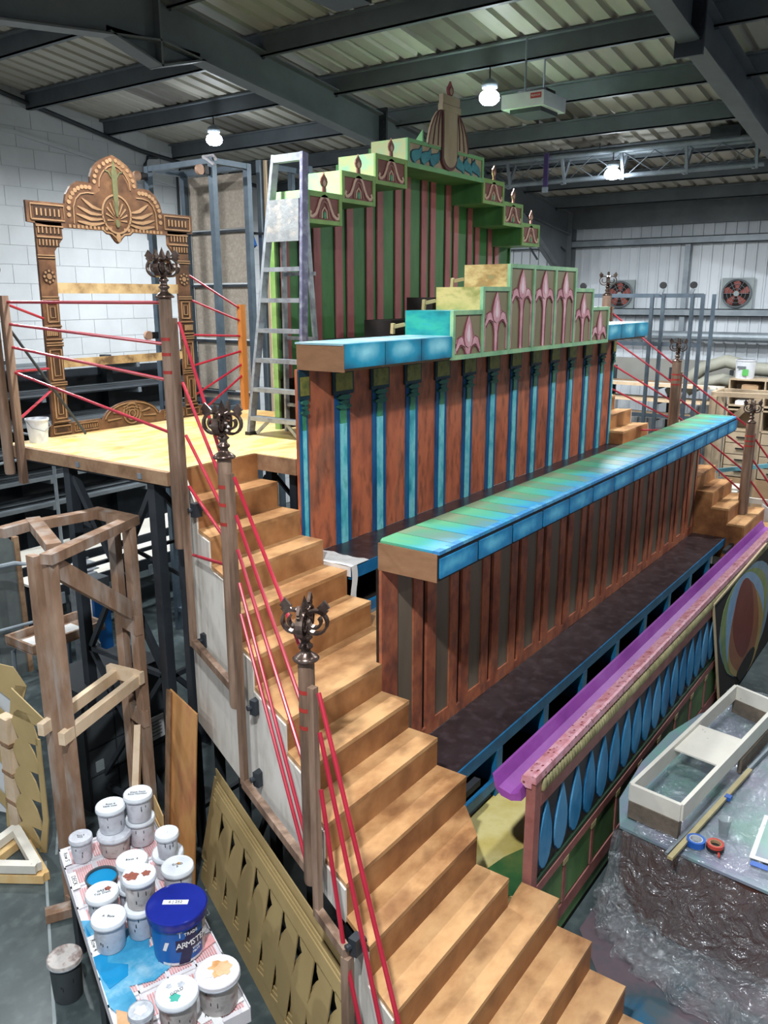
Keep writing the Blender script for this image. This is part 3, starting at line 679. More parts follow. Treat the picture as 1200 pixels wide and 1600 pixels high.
# ---------------------------------------------------------------- frieze along the front
t = thing('leaf_frieze', 'long front frieze with a purple gutter top, blue leaves and green panels', 'frieze', (7.9, 1.9, 0))
FX0, FX1 = 4.22, 11.65; FY = 1.90
part(MB().box(FX0+.02, FY+.004, .05, FX1, FY+.03, 1.46), 'backing_board', 'leaf_bg', t)
prof = [(FY+.06,1.47),(FY+.075,1.43),(FY+.13,1.41),(FY+.21,1.43),(FY+.245,1.50),(FY+.255,1.51),(FY+.235,1.42),(FY+.19,1.375),(FY+.12,1.365),(FY+.05,1.39)]
part(MB().pyz(prof, FX0-.06, FX1), 'purple_gutter', 'purple', t)
part(MB().pyz([(FY-.02,1.50),(FY-.016,1.548),(FY+.0,1.556),(FY+.075,1.535),(FY+.085,1.49),(FY+.05,1.46),(FY+.01,1.46),(FY+.01,1.50)], FX0-.012, FX1), 'pink_coping', 'pink', t)
part(MB().box(FX0-.0, FY-.014, .70, FX0+.085, FY+.05, 1.53), 'end_stile', 'brown_pink', t)
part(MB().box(FX0+.085, FY-.012, 1.485, FX1, FY+.01, 1.52), 'top_rail', 'brown_pink', t)
src = None
mb = MB()
x = FX0+.10
rp = MB()
n_ = 0
while x < FX1-.03:
    if n_ < 170:
        if src is None: src = part(MB().lathe((x, FY-.012, 1.40), [(.008,-.004),(.021,.010),(.025,.04),(.021,.07),(.008,.086)], 8), 'rope_bead', 'rope', t, smooth=True); src.rotation_euler = (0, .3, 0)
        else: inst(src, 'rope_bead', (x, FY-.012, 1.396), t, (0, .3, 0))
    n_ += 1; x += .0437
part(MB().box(FX0+.085, FY-.01, 1.388, FX1, FY+.005, 1.402), 'cream_bead', 'cream', t)
part(MB().box(FX0+.085, FY-.016, 1.30, FX1, FY+.005, 1.388), 'middle_rail', 'brown_pink', t)
k_ = 0; x = 4.42
while x < FX1-.1:
    ln = 1.0
    def leaf(sx, yy0, yy1, sz):
        zc = 1.03; P = [(0,.255),(.02,.2),(.045,.12),(.07,.03),(.08,-.05),(.078,-.12),(.06,-.19),(.03,-.235),(0,-.25)]
        pts = [(x+a*sx, zc+b_*sz) for a, b_ in P] + [(x-a*sx, zc+b_*sz) for a, b_ in P[::-1][1:-1]]
        return MB().pxz(pts, yy0, yy1)
    part(leaf(1.38, FY-.001, FY+.005, 1.03), 'leaf_outline', 'leaf_edge', t)
    mb = leaf(1.24, FY-.012, FY-.0005, 1); part(mb, 'leaf', 'leaf_blue', t)
    x += .2475
part(MB().box(FX0+.085, FY-.014, .715, FX1, FY+.005, .75), 'green_bead', 'dark_green', t)
part(MB().box(FX0+.085, FY-.02, .645, FX1, FY+.005, .712), 'lower_rail', 'brown_pink', t)
part(MB().box(FX0, FY-.001, .27, FX1, FY+.003, .645), 'green_field', 'dark_green', t)
x = 4.27
while x < FX1:
    part(MB().box(x+.02, FY-.008, .29, min(x+.475, FX1), FY, .64), 'green_panel', 'green_panel', t)
    if x > 4.3:
        cp = part(MB().box(x-.024, FY-.018, .29, x+.018, FY-.001, .60), 'post', 'brown_pink', t)
        part(MB().pxz([(x-.04,.60),(x+.034,.60),(x+.045,.645),(x-.05,.645)], FY-.022, FY-.001), 'post_cap', 'cream', t)
    x += .5
part(MB().box(FX0, FY-.016, .17, FX1, FY+.005, .275), 'base_rail', 'brown_pink', t)
part(MB().box(FX0, FY-.008, .06, FX1, FY+.005, .17), 'base_strip', 'green_panel', t)
part(MB().box(FX0, FY-.0, .0, FX1, FY+.02, .06), 'kick_board', 'void_dark', t)
# painted panel leaning on the frieze
t = thing('abstract_panel', 'panel painted with an abstract rust flame, leaning on the far end of the frieze', 'painting', (9.6, 1.75, 0))
pts = [(8.78, .02), (8.2, 1.44), (10.55, 1.50), (11.0, 1.40), (11.15, 1.1), (11.05, .9), (11.2, .6), (11.3, .02)]
YP = lambda b: 1.872-.03*(1.5-b)
part(MB().prism(pts, lambda a, b: (a, YP(b), b), lambda a, b: (a, YP(b)+.012, b)), 'board', 'void_dark', t)
AB = [('#c8b', 0)]
def ell(cx, cz, rx, rz, w=.10, n=26, k=0): return [(cx + rx*(1+w*math.sin(3*t_/n*6.28+k))*math.cos(6.2832*t_/n), cz + rz*(1+w*math.sin(2*t_/n*6.28+1+k))*math.sin(6.2832*t_/n)) for t_ in range(n)]
for nm, c1, c2 in (('ab1', '#5a7f8f', '#7f98a8'), ('ab2', '#5d7f52', '#8f9a5a'), ('ab3', '#6f97ba', '#8fb0c8'), ('ab4', '#94814a', '#a8905a'), ('ab5', '#80492f', '#96603f'), ('ab6', '#66281e', '#7a3428')): M(nm, [c1, c2], 4, rough=.5)
for j, (nm, e_) in enumerate((('ab1', (9.85,.78,1.22,.68)), ('ab2', (9.72,.80,1.10,.66)), ('ab3', (9.72,.80,.92,.62)), ('ab4', (9.75,.62,.84,.56)), ('ab5', (9.7,.70,.70,.56)), ('ab6', (9.66,.84,.48,.50)))):
    sh = lambda b: .40*(.75-b)
    part(MB().prism(ell(*e_, .06, 28, j), lambda a, b: (a+sh(b), YP(b)-.001*j-.002, b), lambda a, b: (a+sh(b), YP(b)+.002, b)), 'painted_shape', nm, t)
part(MB().prism(ell(9.9, .17, .42, .14, .12), lambda a, b: (a, YP(b)-.009, b), lambda a, b: (a, YP(b), b)), 'painted_shape', 'void_dark', t)
part(MB().bar((8.78, YP(.02), .02), (8.2, YP(1.44), 1.44), .02, .02).bar((8.2, YP(1.44), 1.44), (10.55, YP(1.5), 1.50), .02, .02), 'raw_edge', 'frame_edge', t)
# ================================================================ UPPER LEVEL
# platform
t = thing('stage_platform', 'lit plywood platform on black steel trusses, top of the left staircase', 'platform', (5.2, 5.6, 0))
part(MB().pxy([(3.83, 4.63), (4.71, 4.63), (4.71, 4.22), (11.15, 4.22), (11.15, 5.55), (6.64, 5.55), (6.64, 6.70), (3.83, 6.70)], 3.155, 3.20), 'deck_top', 'deck', t)
part(MB().box(3.79, 4.62, 3.10, 3.83, 6.72, 3.198), 'edge_board', 'edge_wood', t)
part(MB().box(4.71, 4.19, 3.07, 11.15, 4.215, 3.195), 'edge_board', 'edge_wood', t)
part(MB().box(4.70, 4.215, 3.07, 4.72, 4.62, 3.195), 'edge_board', 'edge_wood', t)
part(MB().box(3.83, 6.70, 3.07, 6.66, 6.72, 3.195), 'edge_board', 'edge_wood', t)
for j in range(3): part(MB().box(3.778, 4.9+.75*j, 3.12, 3.79, 4.94+.75*j, 3.16), 'metal_lug', 'steel_light', t)
part(MB().box(3.9, 4.68, 3.05, 3.96, 6.6, 3.12), 'steel_beam', 'steel_dark', t)
def tower(x, y, w_, d_):
    for dx in (0, w_):
        for dy in (0, d_): part(MB().box(x+dx-.035, y+dy-.035, 0, x+dx+.035, y+dy+.035, 3.07), 'steel_leg', 'steel_dark', t)
    for z in (.25, 1.2, 2.2):
        part(MB().bar((x, y, z), (x, y+d_, z), .04), 'steel_rung', 'steel_dark', t); part(MB().bar((x, y, z), (x+w_, y, z), .04), 'steel_rung', 'steel_dark', t)
        part(MB().bar((x+w_, y, z), (x+w_, y+d_, z), .04), 'steel_rung', 'steel_dark', t)
    for z0, z1 in ((.25, 1.2), (2.2, 1.2), (2.2, 3.0)):
        part(MB().bar((x, y, z0), (x, y+d_, z1), .035), 'steel_brace', 'steel_dark', t); part(MB().bar((x, y, z1), (x+w_, y, z0), .035), 'steel_brace', 'steel_dark', t)
        part(MB().bar((x+w_, y+d_, z0), (x, y+d_, z1), .035), 'steel_brace', 'steel_dark', t)
def leg(x, y, w_=.04): part(MB().box(x-w_, y-w_, 0, x+w_, y+w_, 3.07), 'steel_leg', 'steel_dark', t)
leg(3.90, 4.90); leg(3.90, 5.95); leg(5.15, 4.90, .035); leg(5.15, 5.95, .035); leg(6.45, 4.90, .035); leg(6.45, 6.5, .035); leg(4.9, 4.4, .035); leg(3.98, 4.72, .03)
def br(p, q, w_=.04): part(MB().bar(p, q, w_), 'steel_brace', 'steel_dark', t)
br((3.90, 5.90, 3.0), (3.90, 4.95, 1.55), .05); br((3.90, 4.95, 3.0), (3.90, 5.90, 1.5)); br((3.90, 5.90, 1.5), (3.90, 4.95, .2)); br((3.90, 4.95, 1.5), (3.90, 5.90, .25)); br((3.9, 4.9, 1.5), (3.9, 5.95, 1.5)); br((3.9, 4.9, .18), (3.9, 5.95, .18))
br((3.95, 4.90, 3.0), (5.12, 4.90, 1.55)); br((3.95, 4.90, 1.5), (5.12, 4.90, .2)); br((3.95, 4.9, 1.5), (5.15, 4.9, 1.5)); br((3.95, 4.9, .2), (5.15, 4.9, .2))
br((5.15, 4.95, 2.9), (5.15, 5.9, 1.5)); br((5.15, 5.95, 2.9), (5.15, 5.0, 1.5)); br((5.15, 4.9, 1.5), (5.15, 5.95, 1.5)); br((3.9, 5.95, 2.2), (5.15, 5.95, 2.2), .03); br((5.15, 4.9, 1.5), (3.95, 5.9, 2.6), .03)
br((5.2, 4.9, 2.9), (6.4, 4.9, 1.6), .03); br((4.9, 4.4, 2.9), (5.6, 4.4, 1.5), .03)
for x in (8, 10.8):
    for y in (4.35, 5.4): part(MB().box(x-.035, y-.035, 0, x+.035, y+.035, 3.12), 'steel_leg', 'steel_dark', t)

# ---------------------------------------------------------------- railings
def finial(parent, x, y, z, s=1.0, a0=25):
    f = part(MB().lathe((x, y, z), [(.058*s,0),(.062*s,.008*s),(.05*s,.02*s),(.026*s,.036*s),(.022*s,.05*s),(.034*s,.062*s),(.034*s,.07*s),(.022*s,.08*s),(.020*s,.095*s),(.034*s,.108*s),(.024*s,.118*s),(.016*s,.13*s),(.02*s,.14*s)], 18), 'finial', 'bronze', parent, smooth=True)
    for k in range(4):
        a = math.radians(a0 + 90*k); ca, sa = math.cos(a), math.sin(a)
        nx, ny = -sa, ca
        cc = [(.050 + .054*math.cos(math.radians(u)), .184 + .054*math.sin(math.radians(u))) for u in range(-160, 175, 20)]
        cc += [(.046 + .029*math.cos(math.radians(u)), .186 + .029*math.sin(math.radians(u))) for u in range(190, 430, 24)]
        vs = []; n_ = len(cc)
        for q, (r_, h_) in enumerate(cc):
            p0 = cc[max(q-1, 0)]; p1 = cc[min(q+1, n_-1)]; dr, dh = p1[0]-p0[0], p1[1]-p0[1]; l_ = math.hypot(dr, dh); or_, oh = -dh/l_*.0055, dr/l_*.0055
            for sg, wd in ((1, .016), (1, -.016), (-1, -.016), (-1, .016)):
                rr, hh = r_ + sg*or_, h_ + sg*oh; vs.append((x+(ca*rr+nx*wd)*s, y+(sa*rr+ny*wd)*s, z+hh*s))
        fs = [(0,1,2,3), (4*n_-4, 4*n_-1, 4*n_-2, 4*n_-3)]
        for q in range(n_-1):
            for e in range(4): fs.append((4*q+e, 4*q+(e+1) % 4, 4*q+4+(e+1) % 4, 4*q+4+e))
        part(MB().add(vs, fs), 'scroll', 'bronze', f)
        P = [(.070,.225), (.060,.242), (.070,.246), (.058,.254), (.092,.292), (.116,.256), (.104,.248), (.110,.240), (.096,.222)]
        def V(r, h, o): return (x + (ca*r + nx*o)*s, y + (sa*r + ny*o)*s, z + h*s)
        part(MB().add([V(r, h, -.007) for r, h in P] + [V(r, h, .007) for r, h in P], [tuple(range(9)), tuple(range(9, 18))[::-1]] + [(i, 9+i, 9+(i+1) % 9, (i+1) % 9) for i in range(9)]), 'spear_tip', 'bronze', f)
    part(MB().rod((x, y, z+.13*s), (x, y, z+.25*s), .012*s, 8).add([(x-.035*s,y,z+.24*s),(x,y-.008,z+.24*s),(x+.035*s,y,z+.24*s),(x,y+.008,z+.24*s),(x,y,z+.31*s)], [(0,1,4),(1,2,4),(2,3,4),(3,0,4),(0,3,2,1)]), 'centre_spear', 'bronze', f)
    return f
def column(parent, x, y, z0, z1, bands=(), ux=.055, uy=-.02, r=.043, uz=None):
    c = part(MB().lathe((x, y, z0), [(r*.9, 0), (r, .02), (r, z1-z0)], 20), 'post', 'post_wood', parent, smooth='auto')
    for b_ in bands: part(MB().lathe((x, y, b_), [(r+.001, 0), (r+.001, .022)], 20, cap=False), 'red_band', 'red_paint', c)
    part(MB().box(x-.008, y-.005, z0+.25, x+.052, y+.04, z1-.2), 'backing_strip', 'post_wood', c)
    return c
# positions of the three big posts along the stair and their square uprights
PB = (3.79, 4.52); PC = (3.385, 3.60); PD = (2.935, 2.60)
t = thing('stair_railing', 'brown stair railing with red rods and bronze crown finials, left side of the long staircase', 'railing', (3.4, 3.6, 1.0))
for (x, y), z0, z1, bands in ((PB, 2.66, 4.40, (4.12, 4.02, 3.90)), (PC, 1.86, 3.48, (3.30, 3.19, 3.07)), (PD, 1.30, 2.62, (2.44, 2.34, 2.24))):
    column(t, x, y, z0, z1, bands)
    finial(t, x, y, z1, 1.12 if z1 < 4 else 1.05)
UB = (3.835, 4.565); UC = (3.350, 3.525); UD = (2.900, 2.53)
def upr(p, z0, z1): part(MB().box(p[0]-.020, p[1]-.020, z0, p[0]+.020, p[1]+.020, z1), 'upright', 'post_wood', t)
UB = (3.79, 4.45); upr(UB, 1.92, 4.27); upr(UC, 1.35, 3.40); upr(UD, 1.14, 2.50)
def hbar(a, b_, z): part(MB().bar((a[0], a[1], z), (b_[0], b_[1], z), .045, .055), 'bottom_rail', 'post_wood', t)
hbar((3.80, 4.47), (3.385, 3.56), 1.95); hbar(UC, (2.93, 2.58), 1.355); hbar(UD, (2.76, 2.22), 1.165)
part(MB().box(2.74, 2.20, .1, 2.79, 2.25, 1.14), 'upright', 'post_wood', t)
for (x, y, z) in ((3.84, 4.40, 2.95), (3.84, 4.38, 1.97), (3.40, 3.45, 1.90), (3.39, 3.44, 1.40), (2.80, 2.20, 1.20)):
    part(MB().box(x-.03, y-.03, z-.05, x+.035, y+.02, z+.05).rod((x-.05, y+.02, z), (x+.06, y-.02, z), .018), 'clamp', 'steel_dark', t)
def rods(A, zs0, B, zs1):
    for a, b_ in zip(zs0, zs1): part(MB().rod((A[0], A[1], a), (B[0], B[1], b_), .0115, 8), 'red_rod', 'red_rod', t)
B0 = (UB[0]+.02, UB[1]-.035); C1 = (PC[0]+.02, PC[1]+.05)
rods(B0, (4.24, 3.84, 3.48, 3.12, 2.62), C1, (3.50, 3.33, 3.15, 2.97, 2.80))
C0 = (UC[0]+.0, UC[1]-.04); D1 = (PD[0]+.02, PD[1]+.05)
rods(C0, (3.38, 3.15, 2.94, 2.73, 2.53), D1, (2.66, 2.33, 1.99, 1.53, 1.37))
D0 = (UD[0]+.0, UD[1]-.04)
for (z0, e) in ((2.48, (2.47, 1.58, .85)), (2.26, (2.50, 1.64, .40)), (1.93, (2.78, 2.26, 1.18))): part(MB().rod((D0[0], D0[1], z0), e, .0125, 8), 'red_rod', 'red_rod', t)
part(MB().rod((2.77, 2.24, 1.14), (2.62, 1.9, .35), .0125, 8), 'red_rod', 'red_rod', t)
part(MB().box(2.44, 1.54, 0, 2.50, 1.60, .95), 'upright', 'post_wood', t)

# platform railing, with the corner post at the left
t = thing('platform_railing', 'red rod railing around the platform, brown corner post cut by the left frame edge', 'railing', (3.75, 6.5, 3.2))
column(t, 3.70, 6.50, 2.98, 4.44, (), uz=None); finial(t, 3.70, 6.50, 4.44, 1.0)
PA = (3.755, 6.42); part(MB().box(3.735, 6.39, 2.90, 3.79, 6.445, 4.42), 'upright', 'post_wood', t)
for a, b_ in ((4.37, 4.37), (4.20, 4.10), (4.02, 3.86), (3.82, 3.50)): part(MB().rod((3.78, 6.42, a), (3.76, 4.52, b_), .0115, 8), 'red_rod', 'red_rod', t)
for a, b_ in ((4.36, 4.22), (3.82, 3.80), (3.42, 3.62)): part(MB().rod((3.78, 6.44, a), (4.30, 6.70, b_), .0115, 8), 'red_rod', 'red_rod', t)
for a, b_ in ((4.62, 4.29), (4.38, 4.16), (4.03, 4.0), (3.72, 3.84), (3.42, 3.70), (3.20, 3.58)):
    part(MB().rod((5.95, 6.70, a), (6.56, 6.62, b_), .0115, 8), 'red_rod', 'red_rod', t)
part(MB().box(6.545, 6.59, 3.2, 6.615, 6.65, 4.33), 'end_post', 'orange_wood', t, label='orange stained post beside the ladder')
part(MB().rod((3.80, 6.44, 4.16), (4.45, 6.5, 3.22), .012, 8), 'metal_stay', 'steel_dark', t)

# far railing of the right staircase
t = thing('distant_railing', 'brown posts with red rods along the far right staircase', 'railing', (12, 3.6, 0))
FB, FC, FD = (11.66, 4.5), (12.03, 3.56), (12.32, 2.56)
for (x, y), z0, z1 in ((FB, 3.0, 4.42), (FC, 1.9, 3.52), (FD, 1.2, 2.70)):
    column(t, x, y, z0, z1, (z1-.33, z1-.26, z1-.19), r=.062); finial(t, x, y, z1, 1.1)
    part(MB().box(x+.06, y-.06, z0, x+.12, y, z1-.15), 'upright', 'post_wood', t)
def fr(a, b_, zs): [part(MB().rod((a[0]+.09, a[1]-.03, p), (b_[0], b_[1], q), .0125, 8), 'red_rod', 'red_rod', t) for p, q in zs]
fr(FB, FC, ((4.2, 3.45), (3.85, 3.2), (3.5, 2.95), (3.15, 2.7), (2.5, 2.55)))
fr(FC, FD, ((3.35, 2.62), (3.0, 2.3), (2.75, 2.0), (2.5, 1.7)))
fr(FD, (12.75, 1.6), ((2.5, 1.2), (2.2, .9), (1.9, .6)))

# ---------------------------------------------------------------- carved mirror frame (painted relief) on the back edge of the platform
t = thing('ornate_scenic_frame', 'tall brown carved-look picture frame with a scalloped crest, standing at the platform back edge', 'frame', (5.1, 6.69, 3.2))
Y0, Y1 = 6.672, 6.70
def fb(nm, pts): return part(MB().pxz(pts, Y0, Y1), nm, 'frame_mid', t)
JL = [(4.25, 3.30), (4.27, 5.03), (4.52, 5.03), (4.52, 4.90), (4.43, 4.79), (4.405, 3.30)]
JR = [(5.935, 3.30), (5.925, 5.03), (5.68, 5.03), (5.68, 4.90), (5.77, 4.79), (5.79, 3.30)]
fb('jamb', JL); fb('jamb', JR)
crest = [(4.20, 5.02), (4.20, 5.19), (4.57, 5.19)] + [(4.57, 5.19), (4.59, 5.27), (4.64, 5.34), (4.71, 5.385), (4.79, 5.39), (4.845, 5.385)] + [(4.85, 5.44), (4.88, 5.51), (4.94, 5.57), (5.02, 5.615), (5.10, 5.645)]
cr = crest + [(2*5.10 - a, b_) for a, b_ in crest[::-1][1:]]
low = [(5.68, 4.99), (5.24, 4.99), (5.17, 4.955), (5.13, 4.905), (5.10, 4.885), (5.07, 4.905), (5.03, 4.955), (4.96, 4.99), (4.52, 4.99)]
fb('crest_board', cr + [(6.0, 5.02), (5.93, 5.0)] [:0] + low)
fb('base_board', [(4.22, 3.2), (4.22, 3.31), (4.62, 3.31), (4.74, 3.31)] + arc(5.10, 3.25, .34, .19, 170, 10, 12) + [(5.46, 3.31), (6.0, 3.31), (6.0, 3.2)])
part(MB().box(4.42, Y0+.005, 4.44, 5.78, Y1-.005, 4.53), 'crossbar', 'bar_ply', t); part(MB().box(4.41, Y0+.005, 3.80, 5.78, Y1-.005, 3.875), 'crossbar', 'bar_ply', t)
for sx in (4.33, 5.86): part(MB().bar((sx, 6.72, 4.9), (sx, 6.72, 3.2), .04), 'rear_strut', 'edge_wood', t)
part(MB().pxz([(4.66,5.04),(4.67,5.16),(4.70,5.23),(4.75,5.27),(4.86,5.28),(4.94,5.33),(4.96,5.42),(5.0,5.48),(5.06,5.53),(5.10,5.545),(5.14,5.53),(5.20,5.48),(5.24,5.42),(5.26,5.33),(5.34,5.28),(5.45,5.27),(5.50,5.23),(5.53,5.16),(5.54,5.04)], Y0-.0015, Y0+.001), 'recessed_ground', 'frame_shade', t)
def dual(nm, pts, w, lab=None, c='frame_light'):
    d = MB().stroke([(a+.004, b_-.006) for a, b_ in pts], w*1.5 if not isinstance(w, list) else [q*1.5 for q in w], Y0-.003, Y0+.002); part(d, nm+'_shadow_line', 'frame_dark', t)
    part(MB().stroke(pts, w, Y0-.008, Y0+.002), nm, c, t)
def rect(x0, z0, x1, z1): return [(x0, z0), (x1, z0), (x1, z1), (x0, z1), (x0, z0)]
for sx in (1, -1):
    F = (lambda a: a) if sx == 1 else (lambda a: 10.2 - a)
    def FP(pts): return [(F(a), b_) for a, b_ in pts]
    # jamb ornament, bottom to top
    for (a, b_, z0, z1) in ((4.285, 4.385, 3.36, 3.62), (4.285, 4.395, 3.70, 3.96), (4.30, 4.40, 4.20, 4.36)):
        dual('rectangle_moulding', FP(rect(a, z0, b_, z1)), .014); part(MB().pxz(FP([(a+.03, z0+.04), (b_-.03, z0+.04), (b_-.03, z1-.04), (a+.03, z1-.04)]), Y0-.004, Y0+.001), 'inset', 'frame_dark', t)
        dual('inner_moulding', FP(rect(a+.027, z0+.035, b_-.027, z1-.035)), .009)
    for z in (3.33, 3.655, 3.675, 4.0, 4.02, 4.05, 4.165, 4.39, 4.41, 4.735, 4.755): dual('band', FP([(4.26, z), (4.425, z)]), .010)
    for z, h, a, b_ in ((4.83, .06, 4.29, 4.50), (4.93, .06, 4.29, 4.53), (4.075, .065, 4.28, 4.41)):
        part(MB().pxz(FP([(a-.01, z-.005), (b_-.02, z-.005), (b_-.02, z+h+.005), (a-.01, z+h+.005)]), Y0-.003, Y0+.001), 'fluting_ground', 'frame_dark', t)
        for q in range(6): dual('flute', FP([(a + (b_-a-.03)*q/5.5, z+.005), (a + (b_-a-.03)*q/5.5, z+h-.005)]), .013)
    dual('band', FP([(4.27, 4.995), (4.53, 4.995)]), .012); dual('band', FP([(4.27, 4.905), (4.51, 4.905)]), .012)
    cx, cz = 4.35, 4.58
    part(MB().pxz(arc(F(cx), cz, .062, .062, 0, 360, 16)[:-1], Y0-.004, Y0+.001), 'rosette_ground', 'frame_dark', t)
    part(MB().pxz(arc(F(cx), cz, .024, .024, 0, 360, 12)[:-1], Y0-.010, Y0+.001), 'rosette', 'frame_light', t)
    for q in range(8): part(MB().pxz(arc(F(cx)+.047*math.cos(q*.785), cz+.047*math.sin(q*.785), .011, .011, 0, 360, 8)[:-1], Y0-.010, Y0+.001), 'petal_bead', 'frame_light', t)
    # lintel end block
    part(MB().pxz(FP([(4.27, 5.06), (4.52, 5.06), (4.52, 5.15), (4.27, 5.15)]), Y0-.003, Y0+.001), 'fluting_ground', 'frame_dark', t); dual('block_moulding', FP(rect(4.235, 5.045, 4.55, 5.168)), .012)
    for q in range(6): dual('flute', FP([(4.29 + .042*q, 5.075), (4.29 + .042*q, 5.135)]), .016)
    # toothed rim along the crest
    rim = [(4.60, 5.10), (4.605, 5.20), (4.64, 5.27), (4.69, 5.32), (4.76, 5.345), (4.83, 5.345)]; 
    dual('inner_rim', FP([(4.645, 5.03), (4.65, 5.17), (4.68, 5.24), (4.73, 5.285), (4.80, 5.30), (4.87, 5.30)]), .010)
    for q in range(10):
        u = q/9*5; i_ = min(int(u), 4); f_ = u - i_; px, pz = rim[i_][0]+(rim[i_+1][0]-rim[i_][0])*f_, rim[i_][1]+(rim[i_+1][1]-rim[i_][1])*f_
        part(MB().pxz(arc(F(px), pz, .021, .019, 0, 360, 8)[:-1], Y0-.007, Y0+.001), 'rim_tooth', 'frame_light', t)
    rim2 = [(4.885, 5.40), (4.90, 5.47), (4.95, 5.53), (5.02, 5.575), (5.07, 5.60)]
    for q in range(7):
        u = q/6*4; i_ = min(int(u), 3); f_ = u - i_; px, pz = rim2[i_][0]+(rim2[i_+1][0]-rim2[i_][0])*f_, rim2[i_][1]+(rim2[i_+1][1]-rim2[i_][1])*f_
        part(MB().pxz(arc(F(px), pz, .019, .018, 0, 360, 8)[:-1], Y0-.007, Y0+.001), 'rim_tooth', 'frame_light', t)
    dual('inner_rim', FP([(4.93, 5.36), (4.94, 5.43), (4.98, 5.49), (5.04, 5.54), (5.09, 5.56)]), .009)
    for q in range(11): part(MB().box(F(4.60+.042*q)-.012, Y0-.007, 4.995, F(4.60+.042*q)+.012, Y0+.001, 5.022), 'lower_tooth', 'frame_light', t)
    # fan of feathers each side
    for q, (a0, a1, z0, z1) in enumerate(((4.97, 4.68, 5.06, 5.055), (4.955, 4.675, 5.09, 5.115), (4.95, 4.69, 5.125, 5.18), (4.945, 4.74, 5.165, 5.25))):
        mx, mz = (a0+a1)/2, (z0+z1)/2 - .022
        dual('feather', FP([(a0, z0), ((a0+mx)/2, (z0+mz)/2-.004), (mx, mz), ((a1+mx)/2, (z1+mz)/2+.0), (a1, z1)]), [.008, .022, .030, .026, .010])
    # shell ribs in the oval
    for q in range(6):
        an = math.radians(200 - 24*q); r0, r1 = .045, .115
        dual('shell_rib', FP([(5.10 + r0*math.cos(an)*.9, 5.10 + r0*math.sin(an)), (5.10 + r1*math.cos(an), 5.13 + r1*math.sin(an)*1.15)]), [.006, .017])
    dual('scroll_foot', FP([(5.08, 4.93), (5.03, 4.97), (4.97, 4.975), (4.94, 5.0)]), .012)
    dual('base_panel', FP(rect(4.25, 3.225, 4.42, 3.29)), .010); part(MB().pxz(FP([(4.28, 3.24), (4.39, 3.24), (4.39, 3.275), (4.28, 3.275)]), Y0-.003, Y0+.001), 'inset', 'frame_dark', t)
    dual('base_panel', FP(rect(4.46, 3.225, 4.71, 3.29)), .008)
    for q in range(10): dual('flute', FP([(4.48 + .024*q, 3.24), (4.48 + .024*q, 3.275)]), .008)
    for q in range(4):
        an = math.radians(168 - 30*q); dual('fan_rib', FP([(5.10 + .13*math.cos(an), 3.27 + .08*math.sin(an)), (5.10 + .29*math.cos(an), 3.25 + .15*math.sin(an))]), [.008, .018])
dual('oval_ring', arc(5.10, 5.14, .155, .165, 0, 360, 28), .016)
part(MB().pxz([(5.10, 5.60), (5.07, 5.50), (5.078, 5.2), (5.09, 5.12), (5.11, 5.12), (5.122, 5.2), (5.13, 5.50)], Y0-.012, Y0+.001), 'spear_leaf', 'frame_green', t)
for s in (-1, 1): dual('spear_wing', [(5.10 + s*.02, 5.44), (5.10 + s*.06, 5.50), (5.10 + s*.10, 5.51)], .012, c='frame_green')
part(MB().pxz(arc(5.10, 5.06, .022, .035, 0, 360, 12)[:-1], Y0-.012, Y0+.001), 'bud', 'frame_green', t)
part(MB().pxz(arc(5.10, 4.935, .025, .04, 0, 360, 12)[:-1], Y0-.010, Y0+.001), 'pendant', 'frame_light', t)
for r in (.035, .065, .10): dual('target_ring', arc(5.10, 3.32, r, r*.95, 0, 360, 20), .012)
dual('base_arch', arc(5.10, 3.26, .315, .165, 168, 12, 16), .010)
part(MB().pxz(arc(5.10, 3.32, .02, .02, 0, 360, 12)[:-1], Y0-.010, Y0+.001), 'target_boss', 'frame_mid', t)

# bucket
t = thing('plastic_bucket', 'small white plastic bucket standing at the back left corner of the platform', 'bucket', (4.02, 6.55, 3.2))
part(MB().lathe((4.02, 6.55, 3.2), [(.075, 0), (.092, .19), (.098, .19), (.098, .205), (.088, .205), (.072, .02)], 20, cap=False).lathe((4.02, 6.55, 3.2), [(.0, .004), (.075, .004)], 20, cap=False), 'pail', 'white_plastic', t, smooth='auto')
part(MB().tube([(4.02-.098, 6.55, 3.39), (4.02-.09, 6.49, 3.34), (4.02, 6.45, 3.30), (4.02+.09, 6.49, 3.34), (4.02+.098, 6.55, 3.39)], .003), 'wire_handle', 'steel_light', t)
# ================================================================ GREEN BACKDROP
t = thing('striped_backdrop', 'tall green backdrop with pink stripes, stepped boxes along its top and a pale crest', 'backdrop', (7.95, 5.32, 3.2))
GY = 5.32
HX = [(5.68, 6.16, 5.02), (6.16, 6.665, 5.225), (6.665, 7.19, 5.43), (7.19, 8.71, 5.64), (8.71, 9.215, 5.43), (9.215, 9.71, 5.225), (9.71, 10.20, 5.02)]
for x0, x1, zb in HX: part(MB().box(max(x0, 5.74), GY, 3.66, x1, GY+.03, zb+.2), 'back_panel', 'wall_green', t)
part(MB().box(5.72, GY-.01, 3.2, 5.745, GY+.05, 5.25), 'edge_strip', 'hdr_green', t, label='pale green edge strip')
part(MB().box(5.745, GY, 3.2, 10.2, GY+.03, 3.66), 'base_panel', 'void_dark', t)
part(MB().box(5.745, GY-.012, 3.60, 10.2, GY, 3.67), 'base_rail', 'void_dark', t)
st = [(5.80, 5.90), (6.06, 6.12)] + [(6.26+.508*i, 6.355+.508*i) for i in range(8)] + [(6.575+.508*i, 6.68+.508*i) for i in range(8)]
st = [(5.80, 5.905), (6.055, 6.12)]
